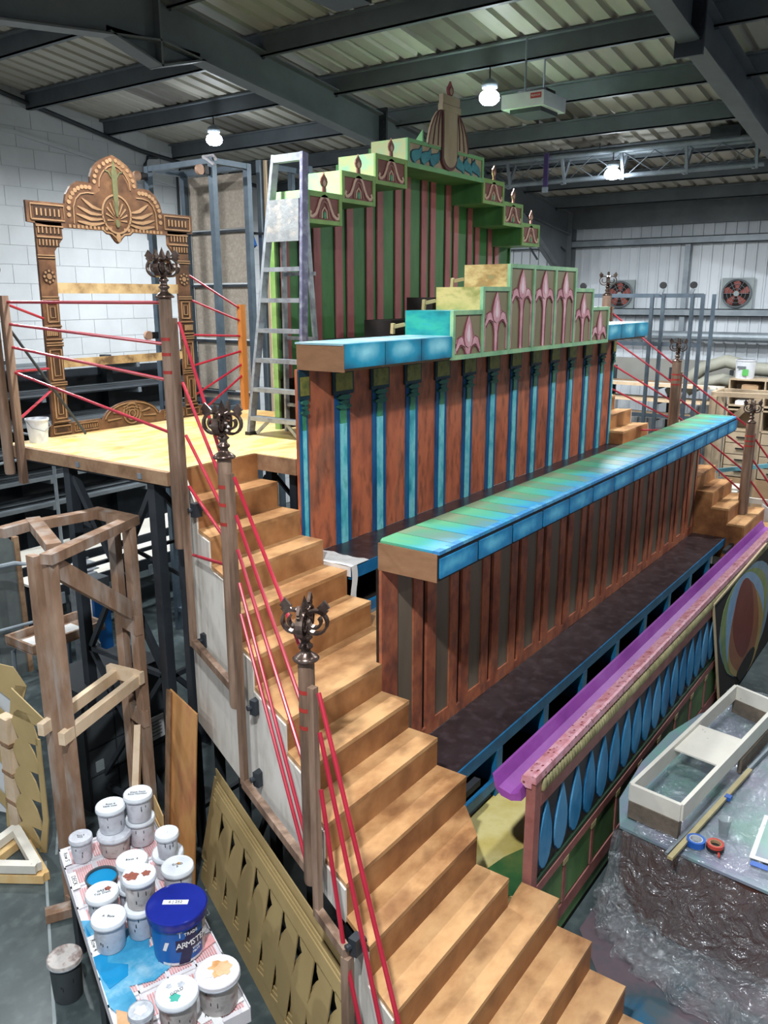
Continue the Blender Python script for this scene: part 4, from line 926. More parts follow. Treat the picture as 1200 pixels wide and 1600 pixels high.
for i in range(8): st += [(6.255+.5075*i, 6.355+.5075*i), (6.578+.5075*i-.0, 6.685+.5075*i)]
for a, b_ in st:
    if b_ > 10.2: continue
    zt = [zb for x0, x1, zb in HX if x0 <= (a+b_)/2 <= x1][0]
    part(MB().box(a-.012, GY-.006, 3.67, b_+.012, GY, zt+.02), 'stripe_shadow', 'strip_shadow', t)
    part(MB().box(a, GY-.02, 3.67, b_, GY-.005, zt+.02), 'pink_stripe', 'strip_pink', t)
part(MB().box(10.195, GY-.03, 3.3, 10.215, GY+.03, 5.1), 'edge_strip', 'wall_green', t)
def onion(cx, zb, s, y0, y1): 
    P = [(.0, 0), (.02, 0), (.02, .012), (.034, .026), (.042, .048), (.036, .07), (.016, .09), (.004, .105), (0, .118)]
    return [(cx+a*s, zb+b_*s) for a, b_ in P] + [(cx-a*s, zb+b_*s) for a, b_ in P[::-1][1:-1]]
for i, (x0, x1, zb) in enumerate(HX):
    zt = zb + .265
    if i == 3: continue
    bx = part(MB().box(x0+.001, 4.90, zb+.012, x1-.001, GY-.001, zt), 'header_box', 'hdr_mint' if i < 3 else 'wall_green', t)
    part(MB().box(x0+.001, 4.90, zb, x1-.001, GY-.001, zb+.011), 'soffit', 'wall_green', bx)
    fr = MB().box(x0+.041, 4.881, zb, x1-.041, 4.899, zb+.035).box(x0+.041, 4.881, zt-.045, x1-.041, 4.899, zt).box(x0+.001, 4.88, zb, x0+.04, 4.899, zt).box(x1-.04, 4.88, zb, x1-.001, 4.899, zt)
    part(fr, 'header_frame', 'hdr_green', bx)
    part(MB().box(x0+.03, 4.892, zb+.03, x1-.03, 4.899, zt-.04), 'maroon_panel', 'hdr_maroon', bx)
    c = (x0+x1)/2; z0 = zb+.045
    w_ = [(c-.185, z0+.055), (c-.20, z0+.03), (c-.185, z0+.012), (c-.16, z0+.012), (c-.12, z0+.035), (c-.085, z0+.09), (c-.06, z0+.145), (c-.03, z0+.178), (c, z0+.188)]
    w_ += [(2*c-a, b_) for a, b_ in w_[::-1][1:]]
    part(MB().stroke([(a+.004, b_-.006) for a, b_ in w_], .042, 4.886, 4.893), 'scroll_outline', 'fleur_dark', bx)
    part(MB().stroke(w_, .026, 4.881, 4.893), 'scroll', 'scroll_pink', bx)
    part(MB().stroke([(c-.07, z0+.005), (c-.055, z0+.08), (c-.03, z0+.13), (c, z0+.145), (c+.03, z0+.13), (c+.055, z0+.08), (c+.07, z0+.005)], .02, 4.884, 4.893), 'inner_arch', 'scroll_brown', bx)
    part(MB().stroke([(c-.035, z0+.005), (c-.03, z0+.065), (c, z0+.095), (c+.03, z0+.065), (c+.035, z0+.005)], .012, 4.883, 4.893), 'inner_arch', 'scroll_pink', bx)
    part(MB().pxz(arc(c, z0+.03, .017, .03, 0, 360, 12)[:-1], 4.881, 4.893), 'green_gem', 'gem_green', bx)
    part(MB().pxz([(c-.026, zt-.03), (c+.026, zt-.03), (c+.022, zt+.04), (c-.022, zt+.04)], 4.882, 4.896), 'onion_neck', 'scroll_brown', bx)
    part(MB().pxz(onion(c, zt+.03, 1.12, 0, 0), 4.884, 4.896), 'onion_finial', 'scroll_brown', bx)
    part(MB().pxz(onion(c, zt+.048, .5, 0, 0), 4.881, 4.885), 'onion_highlight', 'scroll_pink', bx)
x0, x1, zb = HX[3]; zt = 5.90
bx = part(MB().box(x0+.001, 4.90, zb+.012, x1-.001, GY-.001, zt), 'header_box', 'hdr_mint', t)
part(MB().box(x0+.001, 4.90, zb, x1-.001, GY-.001, zb+.011), 'soffit', 'wall_green', bx)
part(MB().box(x0+.041, 4.879, zb, x1-.041, 4.899, zb+.045).box(x0+.041, 4.879, zt-.035, x1-.041, 4.899, zt).box(x0+.001, 4.878, zb, x0+.04, 4.899, zt).box(x1-.04, 4.878, zb, x1-.001, 4.899, zt), 'header_frame', 'hdr_mid', bx)
part(MB().box(x0+.03, 4.892, zb+.03, x1-.03, 4.899, zt-.02), 'pale_panel', 'crest', bx)
for s in (-1, 1):
    for j in range(3):
        cx = 7.95 + s*(.25 + .17*j)
        P = [(-.09,-.02),(-.075,-.045),(-.03,-.075),(-.01,-.085),(-.02,-.06),(.015,-.04),(.06,-.02),(.085,.02),(.082,.085),(.04,.05),(.0,.045),(-.05,.035),(-.085,.015)]
        pts = [(cx + s*a*-1.05*-1, 5.765+b_*1.05) for a, b_ in P] if s > 0 else [(cx + a*1.05, 5.765+b_*1.05) for a, b_ in P]
        if s > 0: pts = [(cx - a*1.05, 5.765 + b_*1.05) for a, b_ in P]; pts = [(a_, 5.765-(b2-5.765)) for a_, b2 in [(2*cx-a_, b2) for a_, b2 in pts]]
        part(MB().pxz([(cx+(a-cx)*1.18, 5.765+(b_-5.765)*1.18) for a, b_ in pts], 4.888, 4.894), 'flame_outline', 'flame_dark', bx)
        part(MB().pxz(pts, 4.882, 4.894), 'flame', 'flame_teal', bx)
        if j: part(MB().box(cx - s*.085 - .004, 4.884, zb+.05, cx - s*.085 + .004, 4.895, zt-.04), 'divider', 'flame_dark', bx)
cr = part(MB().pxz([(7.80, 6.30), (7.80, 5.78)] + arc(7.95, 5.80, .15, .12, 180, 360, 12)[1:-1] + [(8.10, 5.78), (8.10, 6.30)], 4.86, 4.90), 'crest_board', 'crest_dark', t)
part(MB().pxz([(7.825, 6.29), (7.825, 5.79)] + arc(7.95, 5.81, .122, .10, 180, 360, 12)[1:-1] + [(8.075, 5.79), (8.075, 6.29)], 4.852, 4.86), 'crest_centre', 'crest', cr)
part(MB().pxz([(7.77, 6.24), (8.13, 6.24), (8.13, 6.30), (7.77, 6.30)], 4.845, 4.90), 'crest_collar', 'crest', cr)
part(MB().pxz([(7.785, 6.30), (8.115, 6.30), (8.115, 6.39), (7.785, 6.39)], 4.85, 4.90), 'crest_cap', 'crest', cr)
part(MB().box(7.78, 4.847, 6.295, 8.12, 4.85, 6.305), 'cap_line', 'crest_dark', cr)
part(MB().pxz(onion(7.95, 6.385, 1.25, 0, 0), 4.86, 4.885), 'onion_finial', 'fleur_dark', cr); part(MB().pxz(onion(7.95, 6.41, .6, 0, 0), 4.853, 4.861), 'onion_highlight', 'crest', cr)
for s in (-1, 1):
    W_ = [(.14, 5.89), (.155, 6.24), (.22, 6.22), (.29, 6.15), (.35, 6.05), (.385, 5.95), (.395, 5.89)]
    part(MB().pxz([(7.95+s*a, b_) for a, b_ in W_], 4.875, 4.90), 'crest_wing', 'crest', t)
    for k_ in (0, .095): part(MB().stroke([(7.95+s*(.175+k_*.35), 6.22), (7.95+s*(.205+k_*.7), 6.08), (7.95+s*(.215+k_*1.0), 5.90)], .013, 4.868, 4.876), 'wing_line', 'crest_dark', t)
    part(MB().stroke([(7.95+s*a, b_) for a, b_ in W_[1:]], .014, 4.869, 4.876), 'wing_line', 'crest_dark', t)
part(MB().pyz([(4.91, 5.90), (5.02, 5.90), (4.91, 6.02)], 7.50, 7.52), 'crest_brace', 'hdr_mid', t)

# ---------------------------------------------------------------- ladder
t = thing('stepladder', 'paint-splashed aluminium stepladder on the platform, left of the green striped backdrop', 'ladder', (5.5, 5.05, 3.2))
LF, RF = (5.35, 5.33, 3.2), (5.35, 4.70, 3.2); LT, RT = (5.60, 5.15, 5.56), (5.60, 4.83, 5.56)
def lp(a, b_, z): k_ = (z-3.2)/2.36; return tuple(a[i] + (b_[i]-a[i])*k_ for i in range(3))
part(MB().bar(LF, LT, .03, .075, (1, 0, 0)), 'stile', 'aluminium', t); part(MB().bar(RF, RT, .03, .075, (1, 0, 0)), 'stile', 'alu_purple', t)
for k_ in range(6):
    z = 3.37 + .256*k_; a, b_ = lp(LF, LT, z), lp(RF, RT, z)
    part(MB().box(a[0]-.04, b_[1]+.015, z-.03, a[0]+.06, a[1]-.015, z).box(a[0]-.042, b_[1]+.015, z-.035, a[0]-.038, a[1]-.015, z+.002), 'tread', 'aluminium', t)
a, b_ = lp(LF, LT, 4.86), lp(LF, LT, 5.2); c, d = lp(RF, RT, 4.86), lp(RF, RT, 5.2)
part(MB().add([(a[0]-.045, a[1]-.02, 4.86), (c[0]-.045, c[1]+.02, 4.86), (d[0]-.045, d[1]+.02, 5.2), (b_[0]-.045, b_[1]-.02, 5.2), (a[0]-.03, a[1]-.02, 4.86), (c[0]-.03, c[1]+.02, 4.86), (d[0]-.03, d[1]+.02, 5.2), (b_[0]-.03, b_[1]-.02, 5.2)], [(0,1,2,3),(4,7,6,5),(0,4,5,1),(1,5,6,2),(2,6,7,3),(3,7,4,0)]), 'folded_platform', 'tread_plate', t)
part(MB().box(5.56, 4.83, 5.50, 5.63, 5.15, 5.56), 'top_bar', 'aluminium', t)
for s, y0, y1 in ((0, 5.20, 5.12), (1, 4.78, 4.86)): part(MB().bar((5.70, y0, 3.2), (5.64, y1, 5.1), .022, .05, (1, 0, 0)), 'rear_leg', 'aluminium', t)
for z in (3.45, 4.05, 4.6): part(MB().bar((5.695-.03*(z-3.2)/1.9, 4.80, z), (5.695-.03*(z-3.2)/1.9, 5.18, z), .02, .03), 'rear_bar', 'aluminium', t)
part(MB().bar((5.36, 5.26, 3.22), (5.37, 5.12, 3.34), .012, .03).bar((5.36, 4.77, 3.22), (5.37, 4.92, 3.34), .012, .03), 'foot_brace', 'aluminium', t)
for y in (5.33, 4.70): part(MB().box(5.31, y-.03, 3.2, 5.40, y+.03, 3.23), 'rubber_foot', 'rubber', t)

# ---------------------------------------------------------------- steel rack behind the carved frame
def castor(parent, x, y, z, mat='wheel_tan', d=-1, rr=.055, ax=(0, 1, 0)):
    p = part(MB().box(x-.05, y-.03, z-.04, x+.05, y+.03, z+.04), 'castor', 'rubber', parent)
    part(MB().rod((x+d*.10, y-.02, z), (x+d*.10, y+.02, z), rr, 16), 'wheel', mat, p)
t = thing('castor_rack', 'tall grey steel rack holding fibreboard sheets, behind the right side of the carved-look frame', 'rack', (7.3, 7.95, 0))
for x in (7.0, 7.55):
    for y in (7.40, 8.50): part(MB().box(x-.035, y-.035, .0, x+.035, y+.035, 5.92), 'upright', 'steel_rack', t)
for z in (5.89, .3, 3.1):
    part(MB().box(6.97, 7.40, z-.03, 7.03, 8.50, z+.03), 'side_bar', 'steel_rack', t); part(MB().box(7.52, 7.40, z-.03, 7.58, 8.50, z+.03), 'side_bar', 'steel_rack', t)
    part(MB().box(7.0, 7.37, z-.03, 7.55, 7.43, z+.03), 'end_bar', 'steel_rack', t); part(MB().box(7.0, 8.47, z-.03, 7.55, 8.53, z+.03), 'end_bar', 'steel_rack', t)
for i, (z0, z1) in enumerate(((5.22, 5.84), (4.58, 5.18), (3.90, 4.54), (3.25, 3.86), (2.6, 3.2))):
    part(MB().box(7.585, 7.44, z0, 7.60, 8.46, z1), 'board', 'chipboard', t)
    part(MB().box(7.55, 7.40, z0-.05, 7.62, 8.50, z0-.02), 'shelf_bar', 'steel_dark', t)
for y, z in ((8.50, 5.80), (7.42, 5.78), (8.50, 3.95)): castor(t, 6.93, y, z)
part(MB().tube([(6.98, 7.35, 5.84), (6.95, 7.42, 5.9), (6.96, 7.5, 5.93), (7.05, 7.42, 5.95), (7.0, 7.34, 5.9)], .02, 5), 'cling_film', 'sheet_white', t)
t = thing('timber_lined_rack', 'tall steel rack with a pale timber upright and a blue clamp, left of the stepladder', 'rack', (7.9, 7.5, 0))
for x, y in ((7.85, 7.48), (7.95, 7.38), (8.55, 7.3), (8.55, 7.6)): part(MB().box(x-.035, y-.03, 0, x+.035, y+.03, 6.0), 'upright', 'steel_rack', t)
part(MB().box(7.87, 7.40, 0, 7.90, 7.44, 6.0), 'timber_upright', 'raw_pine', t)
for z in (5.95, 4.35, .4): part(MB().box(7.85, 7.44, z-.03, 8.55, 7.5, z+.03), 'rail', 'steel_rack', t)
part(MB().bar((7.95, 7.45, 4.3), (8.5, 7.45, 3.5), .03), 'brace', 'steel_rack', t)
t = thing('bar_clamp', 'blue handled squeeze clamp gripping the timber rack left of the ladder', 'clamp', (7.8, 7.42, 5.1))
part(MB().bar((7.74, 7.62, 5.17), (7.80, 7.20, 5.14), .02, .03), 'bar', 'steel_dark', t); part(MB().bar((7.73, 7.60, 5.20), (7.72, 7.50, 5.0), .05, .08), 'handle', 'tub_blue', t); part(MB().bar((7.80, 7.20, 5.20), (7.80, 7.14, 5.08), .05, .06), 'jaw', 'tub_blue', t)
# ================================================================ FOREGROUND, LEFT
TZ = .80
TA, TB_, TC, TD = Vector((2.66, 4.62)), Vector((3.27, 4.40)), Vector((2.49, 2.66)), Vector((1.88, 2.88))
def tb(u, v): 
    """u 0..1 from far to near, v 0..1 from left to right, on the table top"""
    l = TA.lerp(TD, u); r = TB_.lerp(TC, u); p = l.lerp(r, v); return (p.x, p.y)
def tquad(u0, u1, v0, v1, z0, z1): return MB().pxy([tb(u0, v0), tb(u0, v1), tb(u1, v1), tb(u1, v0)], z0, z1)
t = thing('paint_table', 'long low table of red and white crates under clear sheet, covered with paint pots', 'table', (2.57, 3.64, 0))
part(tquad(0, 1, 0, 1, .70, .785), 'table_top', 'sheet_white', t)
for u in (.04, .5, .96):
    for v in (.1, .9): x, y = tb(u, v); part(MB().box(x-.025, y-.025, 0, x+.025, y+.025, .70), 'leg', 'steel_dark', t)
for i in range(9):
    for j in range(4):
        u0 = .015 + i*.11; v0 = .05 + j*.235
        mb = MB()
        for k_ in range(9):
            vv = v0 + .02 + k_*.0215
            q = tquad(u0+.012, u0+.09, vv, vv+.011, .785, .792); mb.add(q.v, q.f)
        part(mb, 'crate_slots', 'crate_red', t)
    q = tquad(i*.11, i*.11+.012, 0, 1, .785, .795); part(q, 'crate_edge', 'sheet_white', t)
for j in (0, .25, .5, .75, .99): part(tquad(0, 1, j, j+.012, .785, .795), 'crate_edge', 'sheet_white', t)
SPZ = [0]
def spill(pts, mat, z=.796):
    SPZ[0] += .0004; z += SPZ[0]
    part(MB().pxy([tb(*p) for p in pts], z-.006, z), 'paint_spill', mat, t)
spill([(.40,.0),(.42,.10),(.50,.20),(.52,.42),(.58,.50),(.63,.46),(.62,.62),(.66,.6),(.70,.48),(.73,.62),(.76,.40),(.74,.2),(.80,.22),(.84,.08),(.78,.01)], 'spill_blue')
spill([(.43,.02),(.50,.05),(.55,.14),(.62,.10),(.66,.25),(.70,.22),(.72,.05),(.62,.0)], 'paint_blue', .798)
spill([(.50,.88),(.52,.99),(.60,.99),(.62,.90),(.58,.84)], 'spill_tan'); spill([(.80,.05),(.84,.16),(.93,.2),(.95,.05),(.9,.0)], 'spill_tan')
spill([(.70,.70),(.68,.98),(.72,.99),(.75,.72)], 'crate_red', .797); spill([(.60,.55),(.62,.80),(.66,.82),(.67,.6)], 'spill_blue', .7975)
spill([(.86,.5),(.84,.9),(.97,.98),(.98,.6)], 'paper', .7965)
ang = math.atan2(TD.y-TA.y, TD.x-TA.x)
for u, v, s in ((.06, .045, 'Row 5'), (.20, .05, 'DECK'), (.53, .04, 'Row 4'), (.97, .72, 'Row 2')):
    part(tquad(u-.045, u+.045, v-.035, v+.035, .796, .80), 'tape_label', 'paper', t); x, y = tb(u, v); text(s, 'lettering', .038, (x, y, .8015), (0, 0, ang+ (0 if v < .5 else 1.2)), 'ink', t, .0003)
# pots: name, x, y, base z, height, radius, lid style
def pot(lab, x, y, z, h, r, wall='pot_wall', lid='pot_lid', spl=None, txt=None, group='paint pots', name='paint_pot', handle=False):
    p = thing(name, lab, 'pot', (x, y, z), group)
    part(MB().lathe((x, y, z), [(r*.80, 0), (r*.82, .004), (r*.90, h-.03)], 26), 'pot_body', wall, p, smooth='auto')
    l = part(MB().lathe((x, y, z+h-.035), [(r*.93, 0), (r, .004), (r, .03), (r*.97, .035), (r*.93, .030), (0.001, .030)], 28), 'lid', lid, p, smooth='auto')
    part(MB().lathe((x, y, z+h-.034), [(r*.985, .0), (r*1.015, .004), (r*1.015, .012), (r*.985, .014)], 28, cap=False), 'lid_rim', 'lid_rim', l, smooth=True)
    zt = z + h - .0045
    if spl:
        for qi, (dx, dy, rr, m_) in enumerate(spl):
            n = 14; pts = [(x+dx+rr*(1+.22*math.sin(i*2.3+dx*90))*math.cos(6.2832*i/n), y+dy+rr*(1+.22*math.sin(i*2.3+dx*90))*math.sin(6.2832*i/n)) for i in range(n)]
            part(MB().pxy(pts, zt, zt+.0015+.0006*qi), 'paint_splash', m_, l)
    if txt: text(txt, 'lettering', r*.24, (x+.0, y, zt+.0035), (0, 0, -.75+random.uniform(-.3,.5)), 'ink', l, .0004)
    # drips and scribbles on the wall
    a0 = -2.25
    for k_ in range(3):
        a = a0 + random.uniform(-.7, .9); zz = random.uniform(.25, .75)*h; rr = r*(.80+.10*zz/h)+.0012
        part(MB().bar((x+rr*math.cos(a), y+rr*math.sin(a), z+zz), (x+rr*math.cos(a)*1.003, y+rr*math.sin(a)*1.003, z+zz+random.uniform(.012,.035)), .005, .004), 'drip', 'ink', p)
    return p
pot('small white pot standing alone at the far left corner of the crate table', 2.70, 4.41, TZ, .17, .075, txt='Row 5\nbase', lid='pot_wall')
pot('squat clear tub half full of rust paint, under the white pot at the back', 2.88, 4.30, TZ, .15, .112, 'pot_dirty', 'pot_wall')
pot('white pot resting on the squat clear rust-stained tub', 2.89, 4.33, TZ+.15, .18, .097, txt='Row 4\nbase coat')
pot('lower white pot of the tall pair at the back right', 3.05, 4.24, TZ, .19, .098, 'pot_wall')
pot('upper white pot of the tall pair at the back right', 3.04, 4.23, TZ+.19, .19, .095, txt='Deck Seats\nRow Number')
pot('wide white pot under the small one, near the right edge of the crate table', 2.94, 3.83, TZ, .16, .100)
pot('small white pot perched on a wide pot near the right table edge', 2.92, 3.80, TZ+.16, .165, .075, txt='. -')
pot('lower white pot standing right of the open blue pot', 2.61, 3.76, TZ, .17, .093)
pot('upper white pot labelled black, stacked right of the open blue pot', 2.60, 3.73, TZ+.17, .185, .094, txt='Black  4')
p = thing('open_paint_pot', 'open pot of bright blue paint with a dark crusted rim', 'pot', (2.59, 4.01, TZ), 'paint pots')
part(MB().lathe((2.57, 4.01, TZ), [(.08, 0), (.096, .12), (.101, .12), (.101, .128), (.090, .128), (.088, .10)], 26, cap=False), 'pot_body', 'grey_machine', p, smooth='auto'); part(MB().lathe((2.57, 4.01, TZ+.10), [(.089, 0), (.089, .012)], 26), 'wet_paint', 'paint_blue', p)
pot('white pot with green stained wall, just behind the big blue tub', 2.85, 3.63, TZ, .20, .100, spl=[(.02,.01,.012,'paint_tan')], txt='GOLD\nP')
pot('lower pale pot left of the big blue tub', 2.50, 3.55, TZ, .19, .090)
pot('upper pot with rust brown splashes on its lid, left of the big blue tub', 2.52, 3.56, TZ+.19, .19, .097, 'pot_dirty', spl=[(-.035,.02,.036,'paint_rust'),(.03,-.025,.024,'paint_rust'),(-.05,.045,.02,'paint_rust')])
pot('white pot with one maroon spot on its lid, at the left table edge', 2.44, 3.82, TZ, .19, .097, spl=[(.04,.0,.018,'paint_rust')], txt='GREY\nTop Deck')
pot('white pot with red drips near the left table edge, nearest the blue spill', 2.33, 3.61, TZ, .20, .098, txt='A  Base')
pot('pot with a tan paint crust on its dirty lid, at the near right table corner', 2.41, 2.81, TZ, .20, .118, 'pot_dirty', 'sheet_white', spl=[(.02,.01,.055,'paint_tan'),(.03,-.01,.045,'spill_tan'),(-.04,.03,.03,'paper')])
pot('dirty pot marked gold with a teal splash, at the near end of the table', 2.20, 2.88, TZ, .20, .108, 'pot_dirty', spl=[(-.03,-.02,.026,'paint_teal'),(.045,.02,.018,'lid_rim'),(.0,.06,.014,'lid_rim')], txt='GOLD')
pot('small pot with a marbled grey lid, cut by the bottom edge of the photo', 2.05, 2.98, TZ, .15, .065, 'pot_dirty', 'lid_rim', spl=[(.0,.0,.03,'paper')])
pot('dark stained tub with a pale lid on the floor left of the crate table', 2.42, 4.28, 0, .30, .11, 'grey_machine', 'pot_dirty', group='floor tubs')
pot('smaller dark tub on the floor below the near left table edge', 1.98, 3.35, 0, .36, .11, 'grey_machine', 'pot_dirty', group='floor tubs')
# big blue tub with its printed label
x, y, r, h = 2.55, 3.28, .166, .30
p = thing('paint_tub', 'big blue paint tub with a dark blue lid and white lettering, largest on the table', 'tub', (x, y, TZ))
def tr(z): return r*(.84 + .11*z/h)
part(MB().lathe((x, y, TZ), [(tr(0), 0), (tr(h-.06), h-.06)], 36), 'tub_body', 'tub_blue', p, smooth='auto')
l = part(MB().lathe((x, y, TZ+h-.065), [(r*.97, 0), (r*1.0, .003), (r*1.0, .02), (r*1.03, .03), (r*1.03, .055), (r*1.0, .062), (r*.97, .055), (.001, .05)], 40), 'lid', 'tub_lid', p, smooth='auto')
part(MB().bar((x-.035, y+.075, TZ+h-.012), (x+.05, y-.04, TZ+h-.012), .035, .002), 'tape_label', 'paper', l); text('6 | 252', 'lettering', .028, (x+.008, y+.018, TZ+h-.0105), (0, 0, -.93), 'ink', l, .0003)
A0 = math.radians(-112)
def patch(a0, a1, z0, z1, off, mat, nm, sl=0):
    mb = MB(); mb.grid(10, 4, lambda u, v: ((x+(tr(z0+(z1-z0)*v)+off)*math.cos(a0+(a1-a0)*u+sl*v)), (y+(tr(z0+(z1-z0)*v)+off)*math.sin(a0+(a1-a0)*u+sl*v)), TZ+z0+(z1-z0)*v)); part(mb, nm, mat, p)
patch(A0-.35, A0+.1, .005, .22, .0012, 'label_dark', 'label_band', .35)
patch(A0-.42, A0+1.0, .09, .17, .0012, 'label_dark', 'label_band'); patch(A0+.75, A0+1.3, .02, .22, .001, 'pot_dirty', 'label_tear'); patch(A0-1.0, A0+1.2, .0, .018, .0008, 'white_plastic', 'base_band')
patch(A0-.95, A0-.80, .10, .16, .002, 'paper', 'arrow_mark', .15)
def ring_text(s, size, z, a0, da, off=.003, name='lettering'):
    for i, ch in enumerate(s):
        if ch == ' ': continue
        a = a0 + da*i; rr = tr(z) + off
        text(ch, name, size, (x+rr*math.cos(a), y+rr*math.sin(a), TZ+z), (math.pi/2-.03, 0, a+math.pi/2), 'paper', p, .0008)
ring_text('ARMSTEAD', .052, .130, A0-.30, .185); ring_text('TRADE', .026, .200, A0-.05, .11); ring_text('VINYL', .020, .085, A0+.25, .085); ring_text('MATT', .020, .060, A0+.27, .085); ring_text('T', .05, .205, A0-.25, .1)
part(MB().tube([(x+(r+.01)*math.cos(a), y+(r+.01)*math.sin(a), TZ+h-.07-.06*math.sin(i*math.pi/8)) for i, a in enumerate([math.radians(-20+q*10) for q in range(-4, 5)])], .003, 5), 'wire_handle', 'steel_light', p)

# ---------------------------------------------------------------- gold stencil panels leaning on the stair truss
bl, br_ = Vector((3.69, 4.43, 0)), Vector((2.72, 2.33, 0)); ax = (br_-bl); LN = ax.length; ax.normalize()
nrm = Vector((-ax.y, ax.x, 0)); nrm = nrm if nrm.x > 0 else -nrm       # towards the stair
SH = .78; lean = .14
def gp(u, v, off=0):    # u metres along, v metres up the sheet, off = behind
    p_ = bl + ax*u + nrm*(lean*v/SH + off) + Vector((0, 0, v)); return (p_.x, p_.y, p_.z)
def gshape(pts, off, th=.009): return MB().prism(pts, lambda a, b_: gp(a, b_, off), lambda a, b_: gp(a, b_, off+th))
for k_ in range(4):
    t = thing('stencil_panel', ['front gold fibreboard stencil panel with cut leaf shapes, leaning under the stair', 'second gold stencil panel, its edge showing just behind the front one', 'third gold stencil panel in the stack leaning under the stair', 'rearmost gold stencil panel, rising higher at the left of the stack'][k_], 'panel', tuple(bl + ax*(LN/2)), 'gold stencil panels')
    o_ = .013*k_ + (.012 if k_ == 3 else 0); du = -.02*k_ + (-.1 if k_ == 3 else 0); dz = .012*k_ + (.03 if k_ == 3 else 0)
    part(gshape([(du, dz), (LN+du, dz), (LN+du, .10+dz), (du, .10+dz)], o_), 'lower_band', 'mdf', t)
    part(gshape([(.12+du, SH-.09+dz), (LN+du, SH-.09+dz), (LN+du, SH+dz), (.05+du, SH+dz)], o_), 'upper_band', 'mdf', t)
    if k_ == 3: part(gshape([(du, .1), (du+.25, .1), (du+.3, SH), (du+.05, SH)], o_), 'end_board', 'mdf', t); continue
    u = 0; P_ = .235
    while u < LN - .01:
        w_ = min(P_, LN-u)
        Lf = [(0,.10),(.115,.125),(.10,.165),(.075,.21),(.045,.26),(.012,.34),(0,.36),(0,.40),(.025,.47),(.06,.53),(.115,.60),(.085,.625),(.05,.65),(.03,.70)]
        pts = [(u+min(a, w_-.01)+du, b_+dz) for a, b_ in Lf] + [(u+w_+du, .695+dz), (u+w_+du, .095+dz)]
        part(gshape(pts, o_), 'leaf_cutout', 'mdf', t)
        u += P_
# second pair of boards, orange stained
t = thing('orange_board', 'tall orange stained plywood board leaning on the white stair side', 'board', (3.65, 4.65, 0))
part(MB().prism([(0, 0), (.62, 0), (.60, 1.43), (.0, 1.42)], lambda a, b_: (3.74-.31*a+.10*b_-.0, 4.90-.9*a+.0*b_, b_), lambda a, b_: (3.755-.31*a+.10*b_, 4.905-.9*a, b_)), 'board', 'orange_ply', t)
part(MB().prism([(0, 0), (.10, 0), (.10, 1.42), (.0, 1.42)], lambda a, b_: (3.72-.31*a+.10*b_, 4.895-.9*a, b_), lambda a, b_: (3.735-.31*a+.10*b_, 4.90-.9*a, b_)), 'edge_strip', 'edge_wood', t)
t = thing('plywood_offcut', 'pair of narrow plywood offcuts leaning at the foot of the orange board', 'board', (3.5, 4.7, 0))
for k_ in range(2): part(MB().prism([(0, 0), (.22, 0), (.2, .52-.12*k_), (.0, .60-.14*k_)], lambda a, b_: (3.60-.31*a+.06*b_-.03*k_, 4.86-.9*a-.03*k_, b_), lambda a, b_: (3.61-.31*a+.06*b_-.03*k_, 4.86-.9*a-.03*k_, b_)), 'offcut', 'ply', t)

# ---------------------------------------------------------------- old timber stand
t = thing('timber_stand', 'tall old timber stand on four legs with a frame top and slanting brace', 'stand', (3.65, 5.5, 0))
zt = 2.80
A_, B_2, C_, D_, E_ = (2.88, 4.76), (3.86, 5.12), (3.84, 5.50), (3.33, 5.69), (3.06, 5.61)
def tbar(p, q, z, w_=.09, h_=.07, nm='top_rail', m_='old_timber'): part(MB().bar((p[0], p[1], z), (q[0], q[1], z), w_, h_), nm, m_, t)
tbar(A_, B_2, zt-.035); tbar((3.06, 4.94), (3.38, 5.70), zt-.036, .10); tbar((3.28, 5.60), C_, zt-.034); tbar((3.83, 5.10), (3.82, 5.58), zt-.037, .10); tbar(E_, (3.34, 5.65), zt-.038, .10)
for (x, y) in ((2.93, 4.80), (2.95, 5.02), (3.78, 5.09), (3.81, 5.32)): part(MB().box(x-.030, y-.045, 0, x+.030, y+.045, zt-.07), 'leg', 'old_timber', t)
part(MB().bar((2.97, 4.82, 2.68), (3.75, 5.10, 2.06), .05, .13), 'brace', 'old_timber', t)
part(MB().bar((3.76, 5.04, 1.95), (3.82, 5.34, 1.95), .05, .16), 'cross_rail', 'old_timber', t); part(MB().bar((3.76, 5.04, 1.15), (3.82, 5.34, 1.15), .05, .14), 'cross_rail', 'old_timber', t)
part(MB().bar((2.84, 4.74, 1.50), (3.72, 5.06, 1.50), .05, .09), 'new_batten', 'raw_pine', t, label='pale new pine batten'); part(MB().bar((2.83, 4.97, 1.50), (3.68, 5.28, 1.50), .05, .09), 'new_batten', 'raw_pine', t, label='pale new pine batten')
part(MB().bar((3.68, 5.36, 1.52), (3.74, 5.02, 1.52), .05, .10), 'new_batten', 'raw_pine', t)
part(MB().bar((3.30, 4.72, .25), (3.74, 5.12, 1.08), .05, .09), 'new_brace', 'raw_pine', t)
for (x, y) in ((2.945, 4.885), (3.79, 5.185)): part(MB().box(x-.04, y-.14, 0, x+.04, y+.14, .08), 'foot', 'old_timber', t)

